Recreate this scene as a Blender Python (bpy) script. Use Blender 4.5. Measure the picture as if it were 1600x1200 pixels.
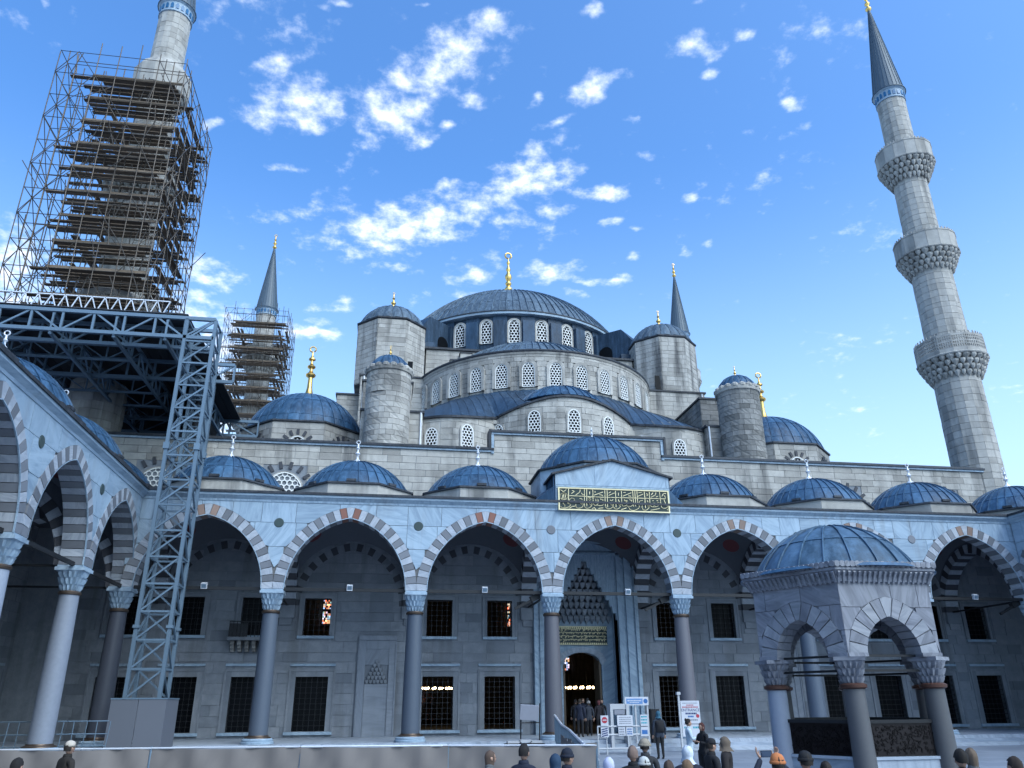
import bpy, bmesh, math, random
from math import sin, cos, pi, radians, sqrt, acos, asin, atan2, floor, ceil
from mathutils import Vector, Matrix
rnd = random.Random(7)
S = bpy.context.scene
for o in list(bpy.data.objects): bpy.data.objects.remove(o)

# ------------------------------------------------------------------ camera
CAM = Vector((-11.415, -38.618, 2.0))
yaw, pit, rol = radians(9.239), radians(22.132), radians(-0.409)
F_ = Vector((sin(yaw)*cos(pit), cos(yaw)*cos(pit), sin(pit)))
R_ = Vector((cos(yaw), -sin(yaw), 0)); U_ = R_.cross(F_)
R_, U_ = R_*cos(rol)+U_*sin(rol), U_*cos(rol)-R_*sin(rol)
cd = bpy.data.cameras.new('camera'); cam = bpy.data.objects.new('camera', cd)
S.collection.objects.link(cam)
cam.matrix_world = Matrix(((R_.x, U_.x, -F_.x, CAM.x), (R_.y, U_.y, -F_.y, CAM.y), (R_.z, U_.z, -F_.z, CAM.z), (0, 0, 0, 1)))
cd.lens = 27.61; cd.sensor_width = 36; cd.clip_start = 0.1; cd.clip_end = 3000
S.camera = cam
# ------------------------------------------------------------------ world, added fill light, exposure
SUN_AZ, SUN_EL = radians(145), radians(45)      # azimuth measured clockwise from +Y; put on the viewer's side as fill
EXPO = 1.2
W = bpy.data.worlds.new('World'); S.world = W; W.use_nodes = True
S.view_settings.view_transform = 'Standard'; S.view_settings.look = 'None'
S.view_settings.exposure = EXPO; S.view_settings.gamma = 1; S.view_settings.use_curve_mapping = False
S.cycles.max_bounces = 6; S.cycles.diffuse_bounces = 4; S.cycles.glossy_bounces = 3
S.cycles.transmission_bounces = 4; S.cycles.caustics_reflective = False; S.cycles.caustics_refractive = False
S.cycles.sample_clamp_indirect = 6
CLOUDS=[(0.0563,0.8667,2.43,0.0838,0.0406,1.0),(0.0127,0.9029,2.742,0.0359,0.0306,1.0),(0.0992,0.8199,1.591,0.0305,0.0254,0.8),(-0.1762,0.9855,2.829,0.0689,0.046,1.0),(-0.1494,1.0081,-2.318,0.0291,0.0272,0.8),(-0.0253,0.9853,1.16,0.0507,0.0459,1.0),(0.0013,0.9622,2.844,0.0295,0.023,0.8),(-0.1893,0.9035,2.66,0.0432,0.0164,0.75),(0.0293,1.024,2.852,0.0226,0.0182,0.7),(0.0907,0.9279,2.976,0.0308,0.0174,0.5),(0.2644,0.891,2.447,0.0361,0.0245,0.8),(0.2217,0.9582,2.249,0.0318,0.0149,0.6),(0.2415,0.9935,3.081,0.0227,0.0183,0.75),(0.1838,0.9289,2.01,0.0182,0.0138,0.6),(0.3861,0.7892,2.843,0.0328,0.0224,0.85),(0.4285,0.8245,-3.042,0.0152,0.0112,0.5),(0.5796,0.8638,1.419,0.0174,0.015,0.7),(0.2006,1.114,2.512,0.0817,0.048,1.0),(0.2165,1.0608,1.483,0.0404,0.0268,0.9),(0.2615,1.1078,3.06,0.0379,0.0297,0.8),(0.0134,1.2489,2.647,0.1533,0.0572,1.0),(-0.0508,1.2816,2.924,0.0721,0.0464,1.0),(0.1149,1.1985,2.429,0.0934,0.0393,0.9),(0.3395,1.1083,2.852,0.0399,0.0219,0.75),(0.0873,1.1276,2.831,0.0313,0.0161,0.6),(0.2696,1.168,3.081,0.0301,0.0248,0.7),(0.2004,1.2187,3.131,0.072,0.0222,0.5),(0.1511,1.3885,2.857,0.0443,0.0404,0.85),(0.1296,1.4607,2.981,0.0405,0.0239,0.5),(0.3121,1.3465,-3.095,0.044,0.0396,0.9),(0.3839,1.3637,-2.868,0.0282,0.0168,0.6),(-0.0117,1.3713,2.64,0.0483,0.024,0.6),(-0.376,1.4383,-2.625,0.0668,0.0504,0.7),(-0.7431,1.4547,2.078,0.1258,0.0616,1.0),(-0.7758,1.5921,2.089,0.085,0.0443,1.0),(-0.4077,1.7876,1.75,0.2048,0.0573,0.95),(-0.4834,2.1057,1.767,0.2213,0.0734,0.95),(-0.4312,1.57,1.934,0.0814,0.0496,0.7),(-0.1997,1.6592,2.947,0.0665,0.039,0.8),(-0.1679,1.5967,2.801,0.0341,0.0259,0.5),(0.4437,1.3649,3.015,0.0369,0.0205,0.75),(0.3743,1.1852,-2.593,0.0234,0.0212,0.6),(0.4293,1.185,3.014,0.0214,0.0111,0.6),(0.5037,1.093,1.639,0.0179,0.0133,0.7),(0.5466,1.2341,0.714,0.0194,0.0161,0.5),(0.5816,1.2114,1.016,0.0206,0.014,0.5),(0.3938,1.0163,3.032,0.0212,0.0119,0.5),(-0.1987,1.1236,2.991,0.0381,0.0137,0.45),(-0.1448,1.5432,2.977,0.0492,0.025,0.6),(-0.1036,1.514,2.007,0.0307,0.0259,0.5),(0.2306,0.7563,3.004,0.0205,0.0098,0.5),(0.0127,0.7888,2.954,0.0119,0.0068,0.5),(-0.4626,0.8451,2.197,0.0137,0.0081,0.4),(-0.108,0.7989,2.968,0.0186,0.0077,0.6),(0.4586,0.7444,2.676,0.0227,0.012,0.4),(0.3588,0.9395,3.137,0.0162,0.0119,0.35),(0.3755,1.4186,3.038,0.0243,0.0166,0.5),(0.0598,0.9962,2.507,0.0143,0.0134,0.5),(0.3707,0.7247,3.063,0.017,0.0096,0.4),(-0.2926,1.0317,1.814,0.0282,0.0129,0.35),(0.4447,1.2772,0.736,0.0217,0.0192,0.4),(-0.1981,1.235,2.983,0.0684,0.0283,0.3)]
def world():
    nt = W.node_tree; N = nt.nodes; L = nt.links; N.clear()
    def n(t, **k):
        x = N.new(t)
        for a, b in k.items(): setattr(x, a, b)
        return x
    def lk(a, b): L.new(a, b)
    def math_(op, a, b=None, c=None, clamp=False):
        x = n('ShaderNodeMath', operation=op, use_clamp=clamp)
        for i, v in enumerate((a, b, c)):
            if v is None: continue
            if isinstance(v, (int, float)): x.inputs[i].default_value = v
            else: lk(v, x.inputs[i])
        return x.outputs[0]
    out = n('ShaderNodeOutputWorld'); bg = n('ShaderNodeBackground')
    sky = n('ShaderNodeTexSky', sky_type='NISHITA', sun_disc=False)
    sky.sun_elevation = SUN_EL; sky.sun_rotation = SUN_AZ
    sky.air_density = 1.0; sky.dust_density = 3.5; sky.ozone_density = 2.5; sky.altitude = 50
    tc = n('ShaderNodeTexCoord'); sep = n('ShaderNodeSeparateXYZ'); lk(tc.outputs['Generated'], sep.inputs[0])
    zc = math_('ADD', math_('MAXIMUM', sep.outputs[2], 0.0), 0.12)
    px = math_('DIVIDE', sep.outputs[0], zc); py = math_('DIVIDE', sep.outputs[1], zc)
    pc = n('ShaderNodeCombineXYZ'); lk(px, pc.inputs[0]); lk(py, pc.inputs[1])
    nz = n('ShaderNodeTexNoise', noise_dimensions='2D'); lk(pc.outputs[0], nz.inputs['Vector'])
    nz.inputs['Scale'].default_value = 9; nz.inputs['Detail'].default_value = 3
    off = n('ShaderNodeVectorMath', operation='MULTIPLY_ADD'); lk(nz.outputs['Color'], off.inputs[0])
    off.inputs[1].default_value = (0.075, 0.075, 0); off.inputs[2].default_value = (-0.0375, -0.0375, 0)
    wp = n('ShaderNodeVectorMath', operation='ADD'); lk(pc.outputs[0], wp.inputs[0]); lk(off.outputs[0], wp.inputs[1])
    cur = None
    for (cx, cy, th, sx, sy, st) in CLOUDS:
        m = n('ShaderNodeMapping', vector_type='TEXTURE'); lk(wp.outputs[0], m.inputs[0])
        m.inputs['Location'].default_value = (cx, cy, 0); m.inputs['Rotation'].default_value = (0, 0, th)
        m.inputs['Scale'].default_value = (sx*1.15, sy*1.15, 1)
        le = n('ShaderNodeVectorMath', operation='LENGTH'); lk(m.outputs[0], le.inputs[0])
        v = math_('SUBTRACT', st, math_('POWER', le.outputs['Value'], 1.6))
        cur = v if cur is None else math_('MAXIMUM', cur, v)
    # thin scattered wisps over the whole sky
    g = n('ShaderNodeTexNoise', noise_dimensions='2D'); lk(wp.outputs[0], g.inputs['Vector'])
    g.inputs['Scale'].default_value = 4.2; g.inputs['Detail'].default_value = 4
    gen = math_('MULTIPLY_ADD', g.outputs[0], 5.0, -3.7)
    cur = math_('MAXIMUM', cur, gen)
    f = n('ShaderNodeTexNoise', noise_dimensions='2D'); lk(pc.outputs[0], f.inputs['Vector'])
    f.inputs['Scale'].default_value = 24; f.inputs['Detail'].default_value = 9; f.inputs['Roughness'].default_value = 0.6
    f.inputs['Distortion'].default_value = 0.0
    dens = math_('ADD', math_('MAXIMUM', cur, -1.0), math_('MULTIPLY_ADD', f.outputs[0], 3.8, -2.25))
    mr = n('ShaderNodeMapRange', interpolation_type='SMOOTHSTEP'); lk(dens, mr.inputs[0])
    mr.inputs[1].default_value = -0.75; mr.inputs[2].default_value = 1.9
    hs = n('ShaderNodeHueSaturation'); lk(sky.outputs[0], hs.inputs['Color'])
    hs.inputs['Saturation'].default_value = SKY_SAT; hs.inputs['Value'].default_value = SKY_VAL
    tint = n('ShaderNodeMix', data_type='RGBA', blend_type='MULTIPLY'); tint.inputs[0].default_value = 1
    lk(hs.outputs[0], tint.inputs[6]); tint.inputs[7].default_value = SKY_TINT
    # pale air towards the horizon, all round
    hz = n('ShaderNodeMapRange', interpolation_type='SMOOTHSTEP'); lk(sep.outputs[2], hz.inputs[0])
    hz.inputs[1].default_value = 0.62; hz.inputs[2].default_value = 0.05; hz.inputs[3].default_value = 0; hz.inputs[4].default_value = 0.8
    air = n('ShaderNodeMix', data_type='RGBA'); lk(hz.outputs[0], air.inputs[0]); lk(tint.outputs[2], air.inputs[6]); air.inputs[7].default_value = HAZE_COL
    thick = n('ShaderNodeMix', data_type='RGBA'); lk(mr.outputs[0], thick.inputs[0]); thick.inputs[6].default_value = tuple(a*b for a, b in zip(CLOUD_COL, (.74, .82, .92, 1))); thick.inputs[7].default_value = CLOUD_COL
    mx = n('ShaderNodeMix', data_type='RGBA'); lk(mr.outputs[0], mx.inputs[0]); lk(air.outputs[2], mx.inputs[6])
    lk(thick.outputs[2], mx.inputs[7])
    bg.inputs[1].default_value = SKY_STR
    lk(mx.outputs[2], bg.inputs[0]); lk(bg.outputs[0], out.inputs[0])
    W.cycles.sampling_method = 'MANUAL'; W.cycles.sample_map_resolution = 512
HAZE_COL = (2.5, 3.5, 4.3, 1)
SKY_SAT, SKY_VAL, SKY_STR, SKY_TINT, CLOUD_COL = 1.2, 1.0, 0.15, (.70, .93, 1.10, 1), (4.9, 5.0, 5.2, 1)
world()
sl = bpy.data.lights.new('fill_sun', 'SUN'); sl.energy = 0.5; sl.angle = radians(50); sl.color = (1, 0.985, 0.96)  # added soft frontal fill; the real one stands behind the hall
so = bpy.data.objects.new('fill_sun', sl); S.collection.objects.link(so)
sd = Vector((sin(SUN_AZ)*cos(SUN_EL), cos(SUN_AZ)*cos(SUN_EL), sin(SUN_EL)))
so.rotation_euler = (-sd).to_track_quat('-Z', 'Y').to_euler(); so.location = sd*100

# ------------------------------------------------------------------ helpers
COL = S.collection
WL = {}                                   # world origin of every parent (translations only)
def thing(name, label, cat, loc=(0, 0, 0), group=None, rotz=0):
    o = bpy.data.objects.new(name, None); COL.objects.link(o); o.empty_display_size = .3
    o.location = loc; o.rotation_euler = (0, 0, rotz); WL[o] = Vector(loc)
    tag(o, label, cat, group); return o
def tag(o, label=None, cat=None, group=None, kind=None):
    if label: o['label'] = label
    if cat: o['category'] = cat
    if group: o['group'] = group
    if kind: o['kind'] = kind
    return o
def link(name, me, parent=None, loc=(0, 0, 0), rot=(0, 0, 0), scale=None):
    o = bpy.data.objects.new(name, me); COL.objects.link(o)
    o.location = loc; o.rotation_euler = rot
    if scale: o.scale = scale
    if parent: o.parent = parent
    return o
def kids(o, _c={}):
    return list(o.children)
def copy_tree(o, parent=None):
    c = o.copy(); COL.objects.link(c)
    if parent: c.parent = parent
    for ch in o.children: copy_tree(ch, c)
    return c
class MB:
    def __init__(s): s.v = []; s.f = []; s.mi = []; s.cur = 0
    def add(s, vs, fs):
        b = len(s.v); s.v += [tuple(p) for p in vs]
        s.f += [tuple(i+b for i in f) for f in fs]; s.mi += [s.cur]*len(fs)
    def box(s, x0, x1, y0, y1, z0, z1):
        s.add([(x0, y0, z0), (x1, y0, z0), (x1, y1, z0), (x0, y1, z0), (x0, y0, z1), (x1, y0, z1), (x1, y1, z1), (x0, y1, z1)],
              [(3, 2, 1, 0), (4, 5, 6, 7), (0, 1, 5, 4), (1, 2, 6, 5), (2, 3, 7, 6), (3, 0, 4, 7)])
    def obox(s, c, ax, ay, az):            # centre and three half-axis vectors
        c = Vector(c); ax = Vector(ax); ay = Vector(ay); az = Vector(az)
        P = [c+ax*i+ay*j+az*k for k in (-1, 1) for (i, j) in ((-1, -1), (1, -1), (1, 1), (-1, 1))]
        s.add(P, [(3, 2, 1, 0), (4, 5, 6, 7), (0, 1, 5, 4), (1, 2, 6, 5), (2, 3, 7, 6), (3, 0, 4, 7)])
    def beam(s, p, q, w, h, up=(0, 0, 1)):
        p = Vector(p); q = Vector(q); d = q-p; n = d.cross(Vector(up))
        if n.length < 1e-5: n = d.cross(Vector((1, 0, 0)))
        n.normalize(); m = n.cross(d).normalized()
        s.obox((p+q)/2, d/2, n*w/2, m*h/2)
    def tube(s, p, q, r, n=6, r2=None):
        p = Vector(p); q = Vector(q); d = (q-p).normalized(); r2 = r if r2 is None else r2
        a = d.cross(Vector((0, 0, 1)) if abs(d.z) < .9 else Vector((1, 0, 0))).normalized(); b = d.cross(a)
        V = []
        for (c, rr) in ((p, r), (q, r2)):
            V += [c+(a*cos(2*pi*i/n)+b*sin(2*pi*i/n))*rr for i in range(n)]
        s.add(V, [(i, (i+1) % n, n+(i+1) % n, n+i) for i in range(n)]+[tuple(range(n-1, -1, -1)), tuple(range(n, 2*n))])
    def path(s, pts, r, n=6):
        for a, b in zip(pts, pts[1:]): s.tube(a, b, r, n)
    def lathe(s, prof, c=(0, 0, 0), n=24, a0=0, a1=2*pi, mod=None):
        full = abs(a1-a0-2*pi) < 1e-6; m = n if full else n+1
        V = []
        for j, (r, z) in enumerate(prof):
            for i in range(m):
                a = a0+(a1-a0)*i/n; rr = r*(mod(a, j) if mod else 1)
                V.append((c[0]+rr*cos(a), c[1]+rr*sin(a), c[2]+z))
        Fs = []
        for j in range(len(prof)-1):
            for i in range(n):
                k = (i+1) % m
                Fs.append((j*m+i, j*m+k, (j+1)*m+k, (j+1)*m+i))
        if full: Fs += [tuple(range(m-1, -1, -1)), tuple(range((len(prof)-1)*m, len(prof)*m))]
        s.add(V, Fs)
    def prism(s, poly, fn, w0, w1, back=False):     # poly in (u,v); fn(u,v,w)->xyz, w1 is the face seen
        n = len(poly)
        V = [fn(u, v, w1) for u, v in poly]+[fn(u, v, w0) for u, v in poly]
        Fs = [tuple(range(n))]+[(i, n+i, n+(i+1) % n, (i+1) % n) for i in range(n)]
        if back: Fs.append(tuple(range(2*n-1, n-1, -1)))
        s.add(V, Fs)
    def grid(s, fn, nu, nv):
        V = [fn(i/nu, j/nv) for j in range(nv+1) for i in range(nu+1)]
        s.add(V, [(j*(nu+1)+i, j*(nu+1)+i+1, (j+1)*(nu+1)+i+1, (j+1)*(nu+1)+i) for j in range(nv) for i in range(nu)])
    def mesh(s, name, mats, smooth=False, off=(0, 0, 0)):
        me = bpy.data.meshes.new(name)
        ox, oy, oz = off
        me.from_pydata([(x-ox, y-oy, z-oz) for x, y, z in s.v], [], s.f)
        for m in (mats if isinstance(mats, (list, tuple)) else [mats]): me.materials.append(m)
        if any(s.mi): me.polygons.foreach_set('material_index', s.mi)
        if smooth:
            me.polygons.foreach_set('use_smooth', [True]*len(me.polygons))
            if smooth is not True: me.set_sharp_from_angle(angle=radians(smooth))
        me.validate(); me.update(); return me
    def build(s, name, mats, parent=None, smooth=False, kind=None, label=None, at=None):
        po = WL.get(parent, Vector((0, 0, 0))) if parent else Vector((0, 0, 0))
        at = Vector(at) if at is not None else po
        me = s.mesh(name, mats, smooth, at)
        o = link(name, me, parent, at-po); WL[o] = at
        if kind: o['kind'] = kind
        if label: o['label'] = label
        return o
def piece(name, poly, fn, w0, w1, mat, parent, back=False):
    b = MB(); b.prism(poly, fn, w0, w1, back); return b.build(name, mat, parent)

# ------------------------------------------------------------------ materials
class NT:
    def __init__(s, name):
        s.m = bpy.data.materials.new(name); s.m.use_nodes = True; s.t = s.m.node_tree
        s.b = s.t.nodes['Principled BSDF']; s.pos = None
    def n(s, t, **k):
        x = s.t.nodes.new(t)
        for a, b in k.items(): setattr(x, a, b)
        return x
    def put(s, v, sock):
        if isinstance(v, bpy.types.NodeSocket): s.t.links.new(v, sock)
        else: sock.default_value = v
    def math(s, op, a, b=0.0, clamp=False):
        x = s.n('ShaderNodeMath', operation=op, use_clamp=clamp); s.put(a, x.inputs[0]); s.put(b, x.inputs[1]); return x.outputs[0]
    def P(s):
        if not s.pos: s.pos = s.n('ShaderNodeNewGeometry')
        return s.pos.outputs['Position']
    def rand(s):
        s.P(); oi = s.n('ShaderNodeObjectInfo')
        return s.math('FRACT', s.math('ADD', s.math('MULTIPLY', s.pos.outputs['Random Per Island'], 7.3), s.math('MULTIPLY', oi.outputs['Random'], 13.7)))
    def vscale(s, v, sc, add=None):
        x = s.n('ShaderNodeVectorMath', operation='MULTIPLY_ADD'); s.put(v, x.inputs[0]); x.inputs[1].default_value = sc
        x.inputs[2].default_value = (0, 0, 0)
        if add is not None:
            c = s.n('ShaderNodeCombineXYZ'); s.put(add, c.inputs[0]); s.put(s.math('MULTIPLY', add, 1.7), c.inputs[1]); s.put(s.math('MULTIPLY', add, -2.3), c.inputs[2])
            s.t.links.new(c.outputs[0], x.inputs[2])
        return x.outputs[0]
    def noise(s, vec, scale, detail=4, rough=.55, dist=0.0):
        x = s.n('ShaderNodeTexNoise'); s.put(vec, x.inputs['Vector']); x.inputs['Scale'].default_value = scale
        x.inputs['Detail'].default_value = detail; x.inputs['Roughness'].default_value = rough; x.inputs['Distortion'].default_value = dist
        return x.outputs[0]
    def ramp(s, fac, stops, interp='LINEAR'):
        x = s.n('ShaderNodeValToRGB'); s.put(fac, x.inputs[0]); e = x.color_ramp.elements; x.color_ramp.interpolation = interp
        while len(e) < len(stops): e.new(.5)
        for el, (p, c) in zip(e, stops): el.position = p; el.color = (*c, 1) if len(c) == 3 else c
        return x.outputs[0]
    def mix(s, fac, a, b, mode='MIX'):
        x = s.n('ShaderNodeMix', data_type='RGBA', blend_type=mode); s.put(fac, x.inputs[0])
        for v, i in ((a, 6), (b, 7)):
            s.put((*v, 1) if isinstance(v, tuple) and len(v) == 3 else v, x.inputs[i])
        return x.outputs[2]
    def bump(s, h, strength=.3, dist=.02):
        x = s.n('ShaderNodeBump'); s.put(h, x.inputs['Height']); x.inputs['Strength'].default_value = strength; x.inputs['Distance'].default_value = dist
        s.t.links.new(x.outputs[0], s.b.inputs['Normal'])
    def done(s, col, rough=.7, metal=0.0, spec=.4):
        s.put((*col, 1) if isinstance(col, tuple) and len(col) == 3 else col, s.b.inputs['Base Color'])
        s.put(rough, s.b.inputs['Roughness']); s.b.inputs['Metallic'].default_value = metal
        s.b.inputs['Specular IOR Level'].default_value = spec
        return s.m
def M_stone(name, dark, mid, light, stain=.5, scale=1.0, warm=None):
    t = NT(name); r = t.rand(); p = t.P()
    base = t.ramp(r, [(0, dark), (.25, mid), (.7, light), (1, mid)])
    g = t.noise(t.vscale(p, (1, 1, 1), t.math('MULTIPLY', r, 40)), 2.2*scale, 6, .65)
    base = t.mix(t.ramp(g, [(.35, (0, 0, 0)), (.7, (.75, .75, .75))]), base, dark)
    cl = t.noise(t.vscale(p, (.5, .5, .8)), .9, 4, .6)
    cf = t.ramp(t.math('ADD', cl, t.math('MULTIPLY', r, .22)), [(.44, (.8, .8, .8)), (.60, (0, 0, 0))])
    base = t.mix(t.math('MULTIPLY', cf, stain), base, tuple(x*.72 for x in dark))
    fine = t.noise(t.vscale(p, (6, 6, 12)), 3, 5, .7)
    base = t.mix(.35, base, t.mix(fine, (.25, .25, .25), (1, 1, 1)), 'MULTIPLY')
    st = t.noise(t.vscale(p, (1.1, 1.1, .10)), 1.0, 5, .6)
    st2 = t.noise(t.vscale(p, (.15, .15, .12)), 1.0, 3, .5)
    f = t.math('MULTIPLY', t.ramp(st, [(.48, (0, 0, 0)), (.64, (1, 1, 1))]), t.ramp(st2, [(.38, (0, 0, 0)), (.58, (1, 1, 1))]))
    base = t.mix(t.math('MULTIPLY', f, stain), base, (.09, .09, .09))
    t.bump(t.math('ADD', fine, g), .35, .02)
    return t.done(base, .85, 0, .25)
def M_marble(name, light, vein, dirt=.25, vs=1.0):
    t = NT(name); r = t.rand(); p = t.P()
    pr = t.n('ShaderNodeVectorRotate', rotation_type='AXIS_ANGLE'); t.put(t.vscale(p, (1, 1, 1), t.math('MULTIPLY', r, 60)), pr.inputs['Vector'])
    pr.inputs['Axis'].default_value = (.15, 1, .1); t.put(t.math('MULTIPLY', r, 6.3), pr.inputs['Angle'])
    v1 = t.noise(t.vscale(pr.outputs[0], (.5*vs, .5*vs, 3.2*vs)), 1.3, 6, .62, 1.0)
    v2 = t.noise(t.vscale(pr.outputs[0], (.25*vs, .25*vs, 1.4*vs)), .7, 3, .5, .6)
    base = t.mix(t.ramp(v1, [(.42, (0, 0, 0)), (.66, (1, 1, 1))]), light, vein)
    tone = t.ramp(r, [(0, (.78, .80, .82)), (.5, (1, 1, 1)), (1, (.88, .90, .93))])
    base = t.mix(1, base, tone, 'MULTIPLY')
    base = t.mix(t.math('MULTIPLY', t.ramp(v2, [(.45, (0, 0, 0)), (.7, (1, 1, 1))]), .45), base, vein)
    d = t.noise(t.vscale(p, (1.2, 1.2, .12)), 1.2, 5, .6); d2 = t.noise(p, .35, 3)
    f = t.math('MULTIPLY', t.ramp(d, [(.5, (0, 0, 0)), (.75, (1, 1, 1))]), t.ramp(d2, [(.42, (0, 0, 0)), (.65, (1, 1, 1))]))
    base = t.mix(t.math('MULTIPLY', f, dirt*2), base, (.16, .16, .16))
    t.bump(v1, .08, .01)
    return t.done(base, .5, 0, .4)
def M_lead(name, c0, c1, rough=.42):
    t = NT(name); r = t.rand(); p = t.P()
    base = t.ramp(r, [(0, tuple(x*.72 for x in c0)), (.5, c0), (.85, c1), (1, tuple(x*1.3 for x in c1))])
    st = t.noise(t.vscale(p, (2.6, 2.6, .3)), 1.8, 6, .7)
    base = t.mix(t.ramp(st, [(.42, (0, 0, 0)), (.72, (.7, .7, .7))]), base, tuple(min(1, x*2.0+.025) for x in c1))
    g = t.noise(p, 1.1, 4, .6)
    base = t.mix(t.ramp(g, [(.45, (0, 0, 0)), (.8, (.6, .6, .6))]), base, tuple(x*.55 for x in c0))
    t.bump(t.math('ADD', g, t.noise(p, 3.5, 3)), .3, .06)
    return t.done(base, t.ramp(st, [(.2, (rough,)*3), (.8, (rough+.25,)*3)]), 0.0, .4)
def M_flat(name, col, rough=.6, metal=0., spec=.4, var=.25, sc=4.):
    t = NT(name); r = t.rand(); g = t.noise(t.P(), sc, 5, .6)
    f = t.math('ADD', t.math('MULTIPLY', r, .6), t.math('MULTIPLY', g, .4))
    lo = tuple(x*(1-var) for x in col); hi = tuple(min(1, x*(1+var)) for x in col)
    return t.done(t.mix(f, lo, hi), rough, metal, spec)
def M_emit(name, col, st):
    t = NT(name); t.b.inputs['Emission Color'].default_value = (*col, 1); t.b.inputs['Emission Strength'].default_value = st
    return t.done(col, .5)
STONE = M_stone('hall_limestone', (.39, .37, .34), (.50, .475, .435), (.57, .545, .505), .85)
STONE_D = M_stone('darkened_limestone', (.17, .168, .16), (.28, .275, .265), (.37, .36, .345), .9)  # darker limestone; puts shade into the right flank walls and turret
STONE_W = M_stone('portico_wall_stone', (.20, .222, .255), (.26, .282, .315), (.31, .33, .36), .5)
MIN_ST = M_stone('minaret_stone', (.39, .37, .34), (.49, .465, .425), (.55, .525, .485), .6)
JOINT = M_flat('mortar_joint', (.15, .15, .15), .9)
MARBLE = M_marble('marmara_marble', (.35, .45, .54), (.22, .30, .385), .4)
VOUS_B = M_flat('brown_breccia_voussoir', (.24, .165, .135), .5, var=.35)
MARBLE_K = M_marble('kiosk_marble', (.275, .28, .31), (.125, .13, .155), .6, 1.5)
VOUS_L = M_marble('pale_voussoir', (.43, .455, .50), (.29, .32, .37), .2, 2)
VOUS_D = M_flat('grey_pink_voussoir', (.15, .16, .182), .6, var=.35)
VOUS_R = M_flat('red_breccia_voussoir', (.25, .105, .075), .5, var=.35)
VOUS_K = M_flat('dark_stripe_stone', (.05, .052, .062), .6, var=.3)
LEAD = M_lead('lead_sheet', (.018, .055, .11), (.028, .078, .145), .42)
LEAD_M = M_lead('main_dome_lead', (.05, .08, .115), (.075, .112, .15), .5)
LEAD_N = M_lead('dark_lead', (.010, .03, .058), (.017, .043, .08), .45)
LEAD_D = M_lead('dark_lead_trim', (.018, .022, .03), (.03, .035, .045), .5)
GOLD = M_flat('gilded_copper', (.78, .50, .16), .32, 1.0, .5, .2)
GOLD_P = M_flat('gold_leaf_paint', (.74, .64, .38), .45, .1, .5, .15)
GREEN_P = M_flat('dark_green_panel', (.006, .022, .022), .4)
WHITE_F = M_flat('white_finial_metal', (.62, .64, .68), .4, .2)
GRILLE = M_flat('white_plaster_grille', (.80, .80, .78), .8, var=.1)
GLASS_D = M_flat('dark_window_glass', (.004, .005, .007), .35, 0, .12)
IRON = M_flat('wrought_iron', (.02, .021, .024), .5, .4)
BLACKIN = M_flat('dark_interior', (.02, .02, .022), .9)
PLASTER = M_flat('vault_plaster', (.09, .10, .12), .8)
RED_P = M_flat('red_roundel_paint', (.11, .025, .03), .7)
PORPH = M_flat('green_porphyry', (.035, .055, .055), .35)
BRONZE = M_flat('bronze_ring', (.09, .065, .05), .4, .6)
RED_BR = M_flat('red_brown_ring', (.09, .04, .028), .5, .3)
GRANITE_B = M_flat('blue_grey_granite', (.075, .094, .125), .45, sc=14)
GRANITE_P = M_flat('pink_granite', (.12, .118, .136), .45, sc=14)
MARBLE_K2 = M_marble('kiosk_marble_pale', (.33, .335, .36), (.18, .19, .215), .5, 1.5)
GRANITE_K = M_flat('grey_kiosk_granite', (.08, .08, .085), .5, sc=14)
COL_WH = M_flat('white_marble_shaft', (.25, .28, .34), .5, var=.3, sc=7)
GRANITE_D = M_flat('dark_granite', (.06, .066, .085), .45, sc=14)
NICHE_M = M_marble('niche_marble', (.235, .26, .30), (.18, .20, .235), .3)
STEEL_B = M_flat('blue_grey_steel', (.13, .19, .25), .5, .3, var=.2)
TUBE_M = M_flat('scaffold_tube', (.08, .066, .055), .5, .5, var=.5)
PLANK = M_flat('weathered_plank', (.14, .105, .075), .85, var=.6, sc=2)
TARP2 = M_flat('grey_hoarding_panel', (.11, .12, .145), .75, var=.1, sc=.8)
TARP = M_flat('beige_tarpaulin', (.185, .165, .155), .75, var=.12, sc=.8)
CONE_M = M_flat('cone_lead', (.075, .105, .135), .5, .1, var=.12)
BLUE_T = M_flat('blue_tile', (.02, .12, .26), .3)
STEP_M = M_marble('step_marble', (.40, .44, .50), (.25, .29, .34), .3)

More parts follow.
